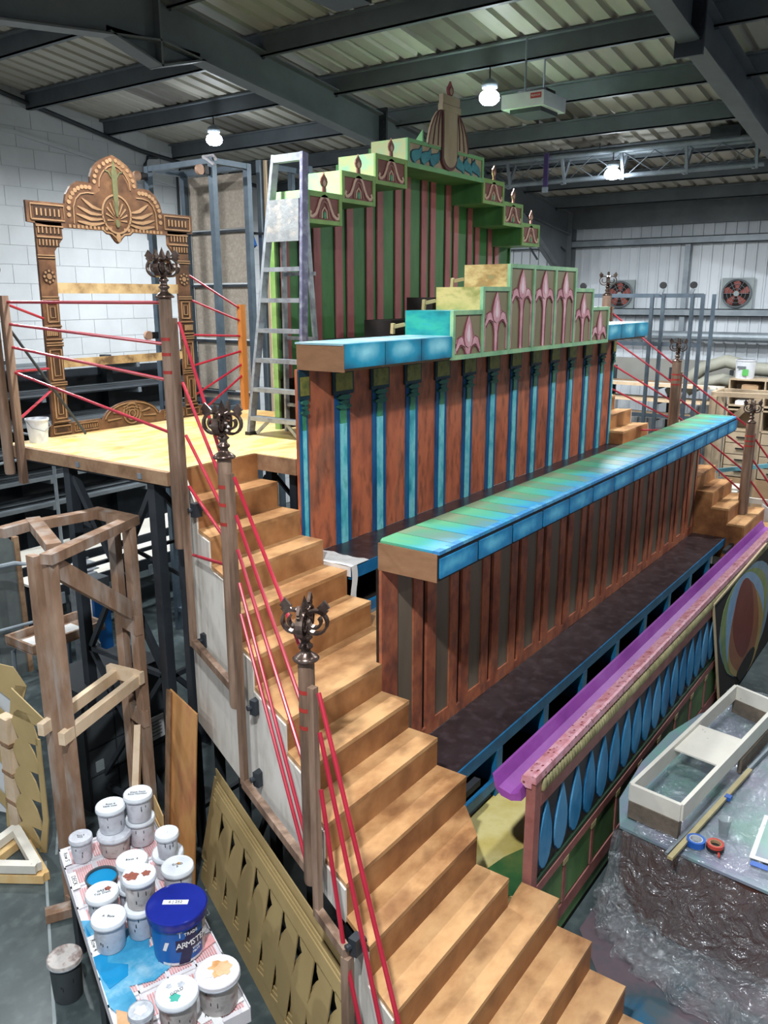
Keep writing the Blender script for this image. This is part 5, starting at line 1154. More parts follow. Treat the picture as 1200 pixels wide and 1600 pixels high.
# ---------------------------------------------------------------- blue lift mast
t = thing('material_lift', 'folded lift with blue mast and stacked aluminium sections, behind the timber stand', 'lift', (5.2, 7.8, 0))
part(MB().box(5.10, 7.58, 0, 5.30, 7.80, 1.30), 'mast_cover', 'lift_blue', t)
part(MB().box(5.09, 7.575, 1.30, 5.31, 7.81, 1.42), 'mast_cap', 'grey_machine', t)
for i in range(5): part(MB().box(5.10+.07*i, 7.80+.06*i, .05, 5.16+.07*i, 8.02+.05*i, 1.34+.02*i), 'mast_section', 'aluminium', t); part(MB().box(5.06+.07*i, 7.76+.06*i, 1.34+.02*i, 5.24+.07*i, 8.1+.05*i, 1.352+.02*i), 'section_plate', 'aluminium', t)
part(MB().box(5.095, 7.62, .98, 5.10, 7.75, 1.22), 'label', 'paper', t); part(MB().box(5.095, 7.62, .78, 5.10, 7.74, .92), 'label', 'paper', t); part(MB().box(5.095, 7.60, .42, 5.10, 7.74, .68), 'label', 'paper', t); part(MB().box(5.13, 7.572, 1.22, 5.26, 7.58, 1.28), 'label', 'paper', t)
text('CE', 'lettering', .10, (5.093, 7.68, .85), (math.pi/2, 0, -math.pi/2), 'ink', t, .001)
for k_ in range(5): part(MB().box(5.093, 7.64, 1.02+.035*k_, 5.095, 7.73, 1.03+.035*k_), 'print_line', 'ink', t)
part(MB().box(4.75, 7.4, .05, 4.95, 7.6, .45), 'base', 'lift_blue', t); part(MB().box(5.0, 7.5, 0, 5.5, 8.4, .10), 'base', 'lift_blue', t); part(MB().box(4.5, 7.62, .03, 5.1, 7.7, .1), 'outrigger', 'lift_blue', t)
t = thing('black_machine', 'black panelled machine cabinet standing under the timber stand', 'machine', (3.9, 6.1, 0))
part(MB().box(3.72, 5.86, 0, 4.62, 6.45, 1.15), 'cabinet', 'steel_dark', t)
for i in range(3):
    for j in range(4): part(MB().box(3.75+.29*i, 5.852, .06+.27*j, 4.02+.29*i, 5.862, .31+.27*j), 'panel', 'grey_machine', t)
part(MB().box(4.25, 5.84, .35, 4.58, 5.851, .66), 'notice_frame', 'steel_dark', t); part(MB().box(4.28, 5.832, .39, 4.55, 5.842, .62), 'notice', 'paper', t)
part(MB().box(3.78, 5.84, .92, 3.86, 5.851, 1.08), 'badge', 'ink', t); part(MB().box(3.80, 5.842, .36, 3.88, 5.852, .46), 'socket_plate', 'fan_grey', t)
for k_ in range(5): part(MB().box(4.31, 5.830, .43+.035*k_, 4.52, 5.832, .436+.035*k_), 'print_line', 'ink', t)

# ---------------------------------------------------------------- gold cut panels and wood pieces at the left edge
def wavy(u0, z0, n, pitch, wdt):
    Lf = []; Rt = []
    for i in range(n):
        z = z0 + pitch*i
        Lf += [(u0-.0, z+.02), (u0-.045, z+.10), (u0-.01, z+.18), (u0+.035, z+.215)]
        Rt += [(u0+wdt+.05, z+.03), (u0+wdt+.01, z+.12), (u0+wdt-.06, z+.20), (u0+wdt+.06, z+.20)]
    return Lf + Rt[::-1]
t = thing('gold_wave_panel', 'gold fibreboard panel with wavy leaf cuts, standing left of the timber stand', 'panel', (3.1, 5.75, 0))
P1, P2 = Vector((3.10, 6.02)), Vector((3.16, 5.58)); dd = (P2-P1).normalized()
W0 = lambda a, b_: (P1.x+dd.x*a+.10*b_, P1.y+dd.y*a+.05*b_, b_); W1_ = lambda a, b_: (P1.x+dd.x*a+.10*b_+.010, P1.y+dd.y*a+.05*b_, b_)
part(MB().prism(wavy(.06, .0, 5, .24, .20), W0, W1_), 'cut_board', 'mdf', t)
part(MB().prism([(.28,.0),(.36,.02),(.40,.30),(.34,.98),(.29,.98),(.34,.3)], W0, W1_), 'edge_strip', 'mdf', t)
part(MB().prism([(.0,1.12),(.40,1.08),(.40,1.16),(.03,1.34)], W0, W1_), 'top_piece', 'mdf', t)
t = thing('gold_frame_panel', 'gold fibreboard frame with slanting openings, leaning at the left photo edge', 'panel', (2.95, 6.3, 0))
Q0 = lambda a, b_: (3.02+.16*b_+.25*a, 6.75-.75*a, b_); Q1 = lambda a, b_: (3.03+.16*b_+.25*a, 6.755-.75*a, b_)
part(MB().prism([(.62,0),(.76,0),(.66,.7),(.80,1.25),(.66,1.25),(.52,.7)], Q0, Q1), 'frame_strip', 'mdf', t)
for z in (.15, .5, .85): part(MB().prism([(.1,z+.28),(.62,z),(.62,z+.09),(.1,z+.40)], Q0, Q1), 'slant_bar', 'mdf', t)
part(MB().prism([(.15,1.30),(.70,1.08),(.80,1.25),(.62,1.40),(.2,1.42)], Q0, Q1), 'top_piece', 'mdf', t)
part(MB().prism([(.1,.1),(.62,.1),(.62,1.2),(.1,1.2)], lambda a, b_: (Q0(a, b_)[0]+.03, Q0(a, b_)[1], b_), lambda a, b_: (Q0(a, b_)[0]+.04, Q0(a, b_)[1], b_)), 'grey_backing', 'block', t)
for i in range(4):
    t = thing('timber_offcut', 'small pale timber block in the stack between the two gold panels, %s' % ['topmost', 'second from the top', 'third from the top', 'lowest'][i], 'timber', (3.22, 6.12, .95-.26*i), 'stacked offcuts')
    part(MB().box(3.16, 6.06, .05+.27*(3-i), 3.25, 6.20, .27+.27*(3-i)), 'block', 'raw_pine', t)
    part(MB().box(3.155, 6.055, .0 if i == 3 else .02+.27*(3-i), 3.26, 6.21, .05+.27*(3-i)), 'spacer', 'edge_wood', t)
for (nm, lb, dx, dy, s, z0) in (('triangle_frame', 'pale pine triangular frame lying on top of another at the left edge', 0, 0, 1, .09), ('triangle_frame', 'darker triangular timber frame lying under the pale one at the left edge', .03, -.04, 1.05, 0.0)):
    t = thing(nm, lb, 'frame', (2.9, 5.8, z0), 'triangle frames')
    V3 = [(2.93+dx, 5.42+dy), (3.10+dx, 6.00+dy), (2.62+dx, 5.88+dy)]
    for i in range(3):
        a, b_ = V3[i], V3[(i+1) % 3]; part(MB().bar((a[0], a[1], z0+.04+.001*i), (b_[0], b_[1], z0+.04+.001*i), .07, .07), 'side', 'pine_white' if z0 else 'ply', t)
t = thing('wood_block', 'short rough timber block lying on the floor beside the crate table', 'timber', (2.93, 4.95, 0)); part(MB().bar((2.72, 5.0, .04), (2.98, 4.85, .04), .10, .07), 'block', 'old_timber', t)

# trestle with tray, grey pipes
t = thing('pipe_trestle', 'grey pipe trestle carrying a shallow timber tray, left of the blue lift', 'trestle', (4.4, 7.7, 0))
part(MB().box(4.20, 7.35, .94, 5.05, 7.38, 1.03).box(4.20, 7.82, .94, 5.05, 7.85, 1.03).box(4.20, 7.38, .94, 4.23, 7.82, 1.03).box(5.02, 7.38, .94, 5.05, 7.82, 1.03).box(4.2, 7.35, .93, 5.05, 7.85, .945), 'tray', 'old_timber', t)
part(MB().box(4.3, 7.45, .946, 4.9, 7.75, .955), 'spilt_plaster', 'cloth_white', t)
for x in (4.3, 4.95): part(MB().tube([(x, 7.3, 0), (x, 7.35, .8), (x, 7.42, .92), (x, 7.8, .92), (x, 7.9, .8), (x, 7.95, 0)], .025, 8), 'pipe_leg', 'steel_light', t)
part(MB().rod((4.3, 7.35, .45), (4.95, 7.35, .45), .02).rod((4.3, 7.35, .1), (4.95, 7.9, .8), .015), 'pipe_brace', 'steel_light', t)
t = thing('pipe_handrail', 'grey scaffold pipe frame standing behind the pipe trestle', 'frame', (4.6, 8.6, 0))
part(MB().tube([(4.0, 8.9, 1.45), (4.9, 8.75, 1.45), (5.1, 8.7, 1.40), (5.1, 8.7, 0)], .03, 8).rod((4.6, 8.8, 1.45), (4.6, 8.8, 0), .025).rod((4.2, 8.85, .7), (5.1, 8.7, .7), .02), 'pipe', 'steel_light', t)
t = thing('grey_flat', 'grey mottled scenery flat at the left photo edge, behind the timber stand', 'flat', (4.2, 8.2, 0))
part(MB().prism([(3.5, 0), (4.85, 0), (4.85, 1.62), (4.6, 1.9), (4.2, 2.02), (3.5, 2.02)], lambda a, b_: (a+.2, 8.95, b_), lambda a, b_: (a+.2, 8.99, b_)), 'sheet', 'tarp_grey', t)
part(MB().box(5.03, 8.93, 0, 5.09, 8.99, 1.7), 'stile', 'edge_wood', t)

for i, (a, b_) in enumerate((((4.5, 6.75), (5.5, 6.35)), ((4.4, 6.55), (5.5, 6.05)))):
    part(MB().bar((a[0], a[1], .02), (b_[0], b_[1], .02), .05, .03), 'floor_batten', 'ply' if i == 0 else 'pine_white', None, ['yellow', 'whitish'][i] + ' thin batten lying on the floor behind the platform leg', 'timber', 'floor battens')
# white deck slabs with black edges behind the platform legs
for i, (x, y, z, lx_, ly_, lb) in enumerate(((5.3, 8.9, .95, 3.6, .62, 'long white topped stage deck with black edge, nearest behind the platform truss'), (5.1, 9.75, 1.0, 4.6, .70, 'second white topped stage deck further back under the platform'))):
    t = thing('stage_deck', lb, 'platform', (x+lx_/2, y+ly_/2, 0), 'stored stage decks')
    part(MB().box(x, y, z, x+lx_, y+ly_, z+.03), 'top_board', 'pine_white', t)
    part(MB().box(x, y-.03, z-.12, x+lx_, y, z+.028).box(x, y+ly_, z-.12, x+lx_, y+ly_+.03, z+.028), 'black_edge', 'steel_dark', t)
    for k_ in range(8): part(MB().box(x+.2+k_*lx_/8, y-.05, z-.20, x+.26+k_*lx_/8, y-.03, z-.06), 'bracket', 'steel_light', t)
    for dx in (.1, lx_-.1):
        for dy in (.1, ly_-.1): part(MB().box(x+dx-.03, y+dy-.03, 0, x+dx+.03, y+dy+.03, z), 'leg', 'steel_dark', t)
# cantilever rack of long dark bars along the block wall
t = thing('bar_rack', 'cantilever rack of long dark steel bars along the block wall, behind the platform', 'rack', (7.3, 11.4, 0))
for x in (5.2, 6.9, 8.6, 10.3): part(MB().box(x-.06, 11.75, 0, x+.06, 11.9, 3.5), 'column', 'steel_dark', t)
part(MB().box(4.4, 11.92, .2, 11.6, 11.95, 3.3), 'back_panel', 'steel_dark', t)  # dark sheet added behind the bars so the rack reads dense and dark
for z in (1.35, 1.75, 2.15, 2.55, 2.95, 3.35):
    for x in (5.2, 6.9, 8.6, 10.3): part(MB().bar((x, 11.8, z), (x, 11.0, z+.03), .06, .08), 'arm', 'steel_grey', t)
rr = random.Random(3)
for i in range(72):
    z = (1.40, 1.80, 2.20, 2.60, 3.00, 3.40)[i % 6]; y = 11.03 + .06*(i//6); x0 = 4.6 + rr.random()*.8; x1 = 10.3 + rr.random()*1.2
    lv = ['lowest', 'second', 'third', 'fourth', 'fifth', 'top'][i % 6]
    cn, mm = ('mid grey', 'steel_grey') if rr.random() < .45 else (('near black', 'steel_dark') if rr.random() < .7 else ('pale grey', 'steel_light'))
    rnd_ = rr.random() < .5; back = ['front', 'middle', 'back'][min(i//25, 2)]
    mb = MB().rod((x0, y, z+.035), (x1, y, z+.035), .028, 8) if rnd_ else MB().box(x0, y-.026, z+.005, x1, y+.026, z+.055)
    part(mb, 'steel_bar', mm, None, f'{cn} {"round" if rnd_ else "square"} steel bar on the {lv} arms of the block wall rack, {back} row', 'bar', 'bars on the cantilever rack')
t = thing('pipe_barrier', 'pale grey pipe frame across the dark bars, below the platform corner', 'frame', (5.3, 9.4, 0))
part(MB().rod((4.7, 10.3, 2.25), (6.6, 10.3, 2.35), .02).rod((5.5, 10.3, 2.3), (5.5, 10.3, 0), .025).rod((6.5, 10.3, 2.34), (6.5, 10.3, 0), .025).rod((4.7, 10.3, 2.7), (5.9, 10.3, 2.9), .018).rod((5.5, 10.3, 2.85), (6.6, 10.3, 2.5), .018), 'pipe', 'steel_light', t)
# ================================================================ RIGHT FOREGROUND
DZ = .75
DP = [(5.18, 1.66), (5.50, 1.78), (6.1, 1.815), (6.7, 1.78), (7.2, 1.66), (7.7, 1.38), (8.05, .95), (8.2, .35), (8.2, -.7), (5.25, -.7), (5.05, 0), (5.06, .6), (5.11, 1.14)]
t = thing('round_rostrum', 'low rounded rostrum with brown side and green painted top, before the frieze', 'rostrum', (6.6, .6, 0))
part(MB().pxy(DP, DZ-.02, DZ), 'painted_top', 'disc_top', t)
part(MB().pxy([(6.6+(a-6.6)*.985, .5+(b_-.5)*.985) for a, b_ in DP], .03, DZ-.02), 'brown_side', 'disc_side', t)
part(MB().pxy([(6.6+(a-6.6)*.95, .5+(b_-.5)*.95) for a, b_ in DP], .0, .03), 'plinth', 'void_dark', t)
# clear sheet over it
t = thing('polythene_sheet', 'crinkled clear polythene sheet draped over the rostrum and bunched on the floor', 'sheet', (5.8, .9, .76))
from mathutils import noise
def crk(x, y, s=1.0):
    v = Vector((x*2.1, y*2.1, 3.1)); a = 1 - abs(noise.noise(v)*2); b_ = 1 - abs(noise.noise(v*2.7 + Vector((5, 1, 0)))*2)
    return s*(.022*a*a + .012*b_*b_)
mb = MB(); mb.grid(120, 90, lambda u, v: (5.13+2.8*u, 1.62-2.1*v - .25*(u-.5)**2*(1-v), DZ+.006+crk(6*u, 5*v)))
part(mb, 'flat_film', 'poly_sheet', t, smooth=True)
mb = MB(); mb.grid(80, 24, lambda u, v: (5.13-.02-.10*v-.12*v*v*abs(math.sin(7*u))+.05*noise.noise(Vector((u*9, v*3, 0))), 1.68-2.3*u+.03*v, DZ+.01 - .70*v + crk(9*u, 4*v, .15)))
part(mb, 'front_drape', 'poly_sheet', t, smooth=True)
mb = MB(); mb.grid(30, 20, lambda u, v: (5.10+.5*u-.15*v, 1.66+.12*u*(1-v)-.02+.10*v*math.sin(9*u), DZ-.0-.60*v+.02*noise.noise(Vector((u*9, v*6, 2)))))
part(mb, 'corner_drape', 'poly_sheet', t, smooth=True)
def bunch(cx0, cy0, cx1, cy1, rad, seed, hz=.16, nm='bunched_film'):
    mb = MB(); A = Vector((cx0, cy0)); B = Vector((cx1, cy1))
    def f(u, v):
        c = A.lerp(B, u); an = math.pi*v; k = noise.noise(Vector((u*7+seed, v*5, seed))); k2 = noise.noise(Vector((u*19+seed, v*13, seed)))
        r_ = rad*(.75+.5*math.sin(math.pi*u)) * (1+.45*k+.22*k2); dirn = Vector((B.y-A.y, A.x-B.x)).normalized()
        return (c.x+dirn.x*r_*math.cos(an), c.y+dirn.y*r_*math.cos(an), max(.006, hz*math.sin(an)**.7*(.75+.5*k+.22*k2)*(.25+.75*math.sin(math.pi*u))))
    mb.grid(70, 26, f); part(mb, nm, 'poly_sheet', t, smooth=True)
bunch(5.22, 1.74, 4.80, 1.15, .16, 1.3, .16); bunch(4.98, 1.30, 4.85, -.2, .20, 4.1, .12); bunch(5.40, 1.78, 4.95, 1.50, .10, 7.7, .30); bunch(4.95, 1.5, 4.7, .6, .14, 9.7, .09)
# pine box frame on foam
t = thing('pine_tray_frame', 'long open pine box frame raised on brown foam, lying across the rostrum', 'frame', (6.3, 1.35, DZ))
F4 = [(5.31, 1.64), (7.38, 1.42), (7.24, 1.04), (5.26, 1.27)]
def fside(a, b_, z0, z1, th, nm, m_): part(MB().bar((a[0], a[1], (z0+z1)/2), (b_[0], b_[1], (z0+z1)/2), th, z1-z0), nm, m_, t)
fside(F4[0], F4[1], .90, 1.03, .03, 'long_side', 'pine_white'); fside(F4[3], F4[2], .90, 1.03, .03, 'long_side', 'pine_white'); fside(F4[0], F4[3], .901, 1.029, .03, 'short_side', 'pine_white'); fside(F4[1], F4[2], .901, 1.029, .03, 'short_side', 'pine_white')
fside(F4[0], F4[3], .77, .90, .05, 'foam_block', 'foam_brown'); fside(F4[1], F4[2], .77, .90, .05, 'foam_block', 'foam_brown')
part(MB().pxy([(6.02, 1.55), (6.52, 1.50), (6.47, 1.13), (5.97, 1.20)], .985, .998), 'middle_board', 'pine_white', t)
part(MB().bar((6.35, 1.13, .83), (7.0, 1.06, .83), .03, .12), 'foam_block', 'foam_brown', t)
t = thing('wrapped_batten', 'pale batten wrapped with tape lying on the sheet beside the pine frame', 'batten', (5.6, 1.18, DZ+.03))
part(MB().bar((4.96, 1.24, .80), (6.4, 1.06, .80), .035, .02), 'batten', 'cream', t); part(MB().bar((5.0, 1.275, .795), (6.9, 1.0, .795), .02, .02), 'thin_pipe', 'steel_light', t)
part(MB().bar((5.88, 1.105, .802), (5.93, 1.10, .802), .045, .028), 'blue_tape', 'tape_blue', t)
t = thing('plastic_cup', 'smoky clear plastic cup standing upright on the polythene behind the red tape roll', 'cup', (5.44, 1.02, DZ+.02)); part(MB().lathe((5.44, 1.02, .775), [(.03, 0), (.043, .14), (.046, .145), (.042, .145), (.028, .006), (.0, .006)], 22, cap=False), 'cup', 'clear_cup', t, smooth=True)
def roll(nm, lb, x, y, m_, r):
    t = thing(nm, lb, 'tape', (x, y, .775), 'tape rolls'); part(MB().lathe((x, y, .778), [(r, 0), (r, .045), (r*.72, .045), (r*.72, 0), (r, 0)], 26, cap=False), 'tape', m_, t, smooth='auto'); part(MB().lathe((x, y, .779), [(r*.71, 0), (r*.71, .043), (r*.62, .043), (r*.62, 0), (r*.71, 0)], 22, cap=False), 'core', 'cardboard' if m_ == 'tape_red' else 'block', t); return t
roll('tape_roll', 'blue roll of tape lying flat on the polythene', 5.24, 1.15, 'tape_blue', .062)
t = roll('tape_roll', 'red and black tape measure shaped roll beside the blue tape', 5.27, 1.03, 'tape_red', .055); part(MB().lathe((5.27, 1.03, .777), [(.058, 0), (.058, .022)], 24), 'black_side', 'rubber', t); part(MB().rod((5.24, 1.0, .785), (5.19, .985, .782), .008), 'red_tab', 'tape_red', t)
t = thing('reference_print', 'white bordered colour print lying on the rostrum at the right photo edge', 'print', (5.6, .66, .785)); part(MB().pxy([(5.30, .82), (5.86, .84), (5.88, .42), (5.32, .40)], .782, .786), 'sheet', 'paper', t); part(MB().pxy([(5.34, .79), (5.83, .81), (5.85, .45), (5.36, .43)], .786, .788), 'picture', 'disc_top', t)
t = thing('tape_strip', 'strip of blue tape along the lower edge of the print', 'tape', (5.26, .6, .78)); part(MB().pxy([(5.23, .80), (5.28, .80), (5.27, .3), (5.22, .3)], .781, .784), 'strip', 'tape_blue', t)

# ================================================================ HALL, HIGH UP AND FAR
def fan(x, y, z, lb):
    t = thing('wall_fan', lb, 'fan', (WX-.06, y, z), 'extractor fans'); X_ = WX-.05; r = .25; a = .285
    part(MB().box(X_, y-a, z-a, X_+.04, y+a, z+a), 'back_plate', 'fan_grey', t)
    ring = MB(); ring.tube([(X_-.03, y+r*math.cos(q*.2618), z+r*math.sin(q*.2618)) for q in range(24)], .02, 6, True); part(ring, 'shroud', 'steel_grey', t)
    dk = MB(); dk.add([(X_-.004, y, z)] + [(X_-.004, y+r*math.cos(q*.2618), z+r*math.sin(q*.2618)) for q in range(24)], [(0, i+1, (i+1) % 24+1) for i in range(24)]); part(dk, 'dark_opening', 'void_dark', t)
    for k_ in range(5):
        a0 = k_*1.2566+.3; P = [(.05, a0-.3), (.22, a0-.32), (.235, a0+.1), (.2, a0+.35), (.06, a0+.35)]
        part(MB().add([(X_-.02-.02*i/5, y+rr_*math.cos(aa), z+rr_*math.sin(aa)) for i, (rr_, aa) in enumerate(P)], [(0,1,2,3,4)]), 'blade', 'fan_red', t)
    part(MB().rod((X_-.06, y, z), (X_-.01, y, z), .05, 14), 'hub', 'fan_grey', t)
    for rr_ in (.1, .17): g = MB(); g.tube([(X_-.06, y+rr_*math.cos(q*.35), z+rr_*math.sin(q*.35)) for q in range(18)], .004, 4, True); part(g, 'guard_ring', 'steel_light', t)
    for k_ in range(6): part(MB().rod((X_-.06, y+.05*math.cos(k_*1.047), z+.05*math.sin(k_*1.047)), (X_-.045, y+r*math.cos(k_*1.047), z+r*math.sin(k_*1.047)), .004, 4), 'guard_wire', 'steel_light', t)
fan(WX, 6.27, 4.45, 'red bladed extractor fan high on the far wall, left one of two'); fan(WX, 4.02, 4.46, 'red bladed extractor fan high on the far wall, right one of two')
# heater
t = thing('unit_heater', 'white box heater with a red badge hanging under the roof, right of the lamp', 'heater', (9.0, 4.35, 6.45))
hx, hy, hz = 9.35, 4.62, 6.52
part(MB().pxy([(hx-.28, hy+.26), (hx+.3, hy+.26), (hx+.3, hy-.26), (hx-.28, hy-.26)], hz-.075, hz+.075), 'casing', 'white_plastic', t)
part(MB().box(hx-.22, hy-.2, hz-.12, hx+.22, hy+.18, hz-.075), 'outlet', 'steel_dark', t)
part(MB().box(hx-.284, hy-.23, hz-.0, hx-.28, hy-.10, hz+.055), 'badge', 'tape_red', t); text('REZNOR', 'lettering', .028, (hx-.286, hy-.165, hz+.027), (math.pi/2, 0, -math.pi/2), 'paper', t, .0005)
part(MB().box(hx+.0, hy-.15, hz+.075, hx+.25, hy+.2, hz+.16), 'motor', 'rubber', t)
for dx in (-.22, .25): part(MB().rod((hx+dx, hy, hz+.1), (hx+dx, hy, roofz(hx+dx)-.02), .012, 6), 'drop_rod', 'steel_light', t)
t = thing('roof_speaker', 'dark square unit under the roof, cut by the top edge of the photo', 'speaker', (6.65, 5.25, 7.0)); part(MB().box(6.45, 5.05, 7.0, 6.85, 5.45, 7.12), 'box', 'steel_dark', t); part(MB().rod((6.65, 5.25, 7.1), (6.65, 5.25, 7.46), .02, 8), 'drop_rod', 'steel_dark', t)
# lattice truss hung across
t = thing('lattice_truss', 'grey lattice truss hanging across the hall under the roof, with a purple strap', 'truss', (13.1, 5.2, 6.3))
zt_, zb_ = 6.52, 6.18
part(MB().rod((12.9, 2.9, zt_), (12.9, 8.3, zt_), .035, 10), 'top_chord', 'steel_light', t); part(MB().rod((13.2, 2.9, zt_), (13.2, 8.3, zt_), .035, 10), 'top_chord', 'steel_light', t); part(MB().rod((13.05, 2.9, zb_), (13.05, 8.3, zb_), .035, 10), 'bottom_chord', 'steel_light', t)
y = 3.0; k_ = 0
while y < 8.2:
    part(MB().bar((12.9, y, zt_), (13.05, y, zb_-.05), .04), 'strut', 'steel_light', t); part(MB().bar((13.2, y, zt_), (13.05, y+.05, zb_-.05), .04), 'strut', 'steel_light', t)
    for q in range(2): part(MB().rod((12.9, y+.45*q, zb_+.3), (13.05, y+.45*q+.45, zb_), .008, 5).rod((13.05, y+.45*q, zb_), (12.9, y+.45*q+.45, zb_+.3), .008, 5), 'wire_brace', 'steel_grey', t)
    y += .95
for y in (3.4, 5.3, 7.4): part(MB().rod((13.05, y, zt_), (13.05, y, roofz(13.05)-.02), .012, 6), 'hanger', 'steel_dark', t)
part(MB().box(12.83, 6.05, zb_-.12, 12.86, 6.12, zt_+.06), 'strap', 'purple_strap', t, label='purple ratchet strap'); part(MB().box(12.8, 6.04, zb_-.18, 12.86, 6.12, zb_-.10), 'ratchet', 'steel_light', t)
part(MB().box(12.8, 3.2, zt_+.02, 13.1, 3.6, zt_+.16), 'clamp', 'steel_dark', t)
# rolling rack at the right
t = thing('castor_rack', 'grey tubular rack with castors on top, standing before the far wall at the right', 'rack', (13, 4.4, 0))
for x, y in ((13.0, 4.30), (13.0, 4.13), (13.0, 3.70), (13.0, 3.55), (13.0, 5.6), (13.6, 5.6), (13.6, 3.55)): part(MB().box(x-.025, y-.025, 0, x+.025, y+.025, 4.44), 'upright', 'steel_rack', t)
for z in (4.42, 3.70, 2.6): part(MB().box(12.98, 3.55, z-.03, 13.02, 5.6, z+.03), 'rail', 'steel_rack', t)
for y in (5.45, 4.18, 3.73):
    p = part(MB().bar((13.0, y, 4.44), (13.0, y-.03, 4.52), .05), 'castor', 'steel_light', t); part(MB().rod((12.98, y-.03, 4.57), (13.02, y-.03, 4.57), .05, 16), 'wheel', 'rubber', p)
# storage unit with cubby holes and drawers
t = thing('storage_unit', 'tall wooden storage unit with open cubbies over drawers, at the right photo edge', 'cabinet', (15.6, 2.5, 0))
Xf, Xb, Ya, Yb_ = 15.35, 15.85, 1.1, 3.62
part(MB().box(Xb-.02, Ya, .3, Xb, Yb_, 3.02), 'back', 'shelf_wood', t)
for z in (3.0, 2.78, 2.55, 2.48, 2.12, 1.0): part(MB().box(Xf, Ya, z, Xb, Yb_, z+.025), 'shelf', 'shelf_wood', t)
for y in (3.60, 3.02, 2.5, 1.9, 1.1): part(MB().box(Xf, y, 1.0, Xb, y+.022, 3.0), 'divider', 'shelf_wood', t)
for i in range(4):
    for j, (a, b_) in enumerate(((3.04, 3.58), (2.52, 3.0), (1.92, 2.48))):
        z = 1.32 + .20*i; d_ = part(MB().box(Xf-.015, a, z, Xf+.4, b_, z+.185), 'drawer', 'shelf_wood', t); c = (a+b_)/2
        part(MB().bar((Xf-.04, c-.09, z+.10), (Xf-.04, c+.09, z+.10), .02, .025), 'handle', 'rubber', d_)
part(MB().box(Xf-.01, Ya, .3, Xf+.02, Yb_, 1.3), 'lower_panel', 'cardboard', t)
for lb, (x0, y0, z0, x1, y1, z1), m_ in (('small cardboard box in the top left cubby of the storage unit', (15.4, 3.15, 2.805, 15.7, 3.42, 2.92), 'cardboard'), ('folded white cloth in the second cubby of the storage unit', (15.4, 3.1, 2.575, 15.7, 3.5, 2.64), 'cloth_white'), ('dark bundle in the top right cubby of the storage unit', (15.45, 2.55, 2.805, 15.75, 2.95, 2.93), 'steel_dark')):
    b_ = part(MB().box(x0, y0, z0, x1, y1, z1).box(x0-.005, y0+.02, z1, x1, y1-.02, z1+.012), 'stored_item', m_, None, lb, 'storage', 'cubby contents')
for i in range(7):
    y = 2.85-.055*i; part(MB().box(15.4, y-.02, 2.145, 15.65, y+.02, 2.36-.02*(i % 3)), 'folder', ['steel_dark', 'paper', 'tape_blue', 'cream'][i % 4], None, ['dark', 'white', 'blue', 'cream', 'second dark', 'second white', 'second blue'][i] + ' upright folder in the lower cubby of the storage unit', 'folder', 'folders in the lower cubby')
t = thing('white_bin', 'white tub with a green label standing on top of the storage unit', 'bin', (15.55, 3.45, 3.025)); part(MB().lathe((15.55, 3.42, 3.025), [(.15, 0), (.165, .30), (.175, .30), (.175, .32), (.155, .32)], 24, cap=False), 'tub', 'white_plastic', t, smooth='auto')
part(MB().box(15.375, 3.33, 3.08, 15.39, 3.43, 3.19), 'green_label', 'green_label', t); part(MB().box(15.375, 3.38, 3.2, 15.39, 3.52, 3.24), 'print', 'steel_grey', t)
t = thing('flexible_duct', 'pair of beige flexible ducts lying behind the white tub on the storage unit', 'duct', (16, 3.4, 2.9))
part(MB().tube([(16.2, 4.9, 2.6), (16.2, 4.6, 2.85), (16.2, 4.3, 3.12), (16.2, 3.9, 3.26), (16.2, 3.4, 3.14), (16.2, 2.9, 3.12), (16.2, 1.5, 3.14)], .12, 14), 'duct', 'duct', t, smooth=True)
part(MB().tube([(16.0, 4.5, 2.7), (16.0, 4.2, 2.88), (16.0, 3.9, 2.95), (16.0, 3.4, 2.84)], .10, 14), 'duct', 'duct', t, smooth=True)
# long timber rack and benches by the far wall
t = thing('timber_rack', 'long rack loaded with pale timber lengths along the far wall', 'rack', (15.9, 5.5, 0))
for y in (3.8, 4.9, 6.0, 7.1, 8.2): part(MB().box(16.2, y-.03, 0, 16.26, y+.03, 3.1), 'upright', 'steel_dark', t); [part(MB().box(15.5, y-.025, z-.03, 16.26, y+.025, z), 'arm', 'steel_dark', t) for z in (2.2, 2.5, 2.78)]
rr = random.Random(5)
for i in range(26):
    z = (2.79, 2.51, 2.21)[i % 3]; k_ = i//3; x = 15.52 + .075*k_; y0 = 3.7 + rr.random()*.5; y1 = 7.2 + rr.random()*1.4; h_ = .03 + .03*rr.random(); q = rr.randrange(4)
    part(MB().box(x, y0, z, x+.065, y1, z+h_), 'timber_length', ['raw_pine', 'pine_white', 'edge_wood', 'shelf_wood'][q], None, f'{["fresh pine", "whitish", "dark brown", "dull tan"][q]} timber board on the {["top", "middle", "lowest"][i % 3]} arms of the far wall rack', 'timber', 'boards on the far rack')
def table(x0, y0, x1, y1, z, lb, m_='steel_grey', top='shelf_wood', sh=True, nm='workbench'):
    t = thing(nm, lb, 'bench', ((x0+x1)/2, (y0+y1)/2, 0)); part(MB().box(x0, y0, z-.05, x1, y1, z), 'top', top, t)
    for x in (x0+.05, x1-.05):
        for y in (y0+.05, y1-.05): part(MB().box(x-.035, y-.035, 0, x+.035, y+.035, z-.05), 'leg', m_, t)
    if sh: part(MB().box(x0+.05, y0+.05, z*.45, x1-.05, y1-.05, z*.45+.03), 'lower_shelf', top, t)
    return t
table(14.4, 4.2, 15.2, 6.6, 1.95, 'high grey workbench piled with parts, behind the far staircase'); table(13.9, 3.0, 14.6, 4.3, 1.35, 'low white topped bench right of the far staircase', top='pine_white', nm='low_bench')
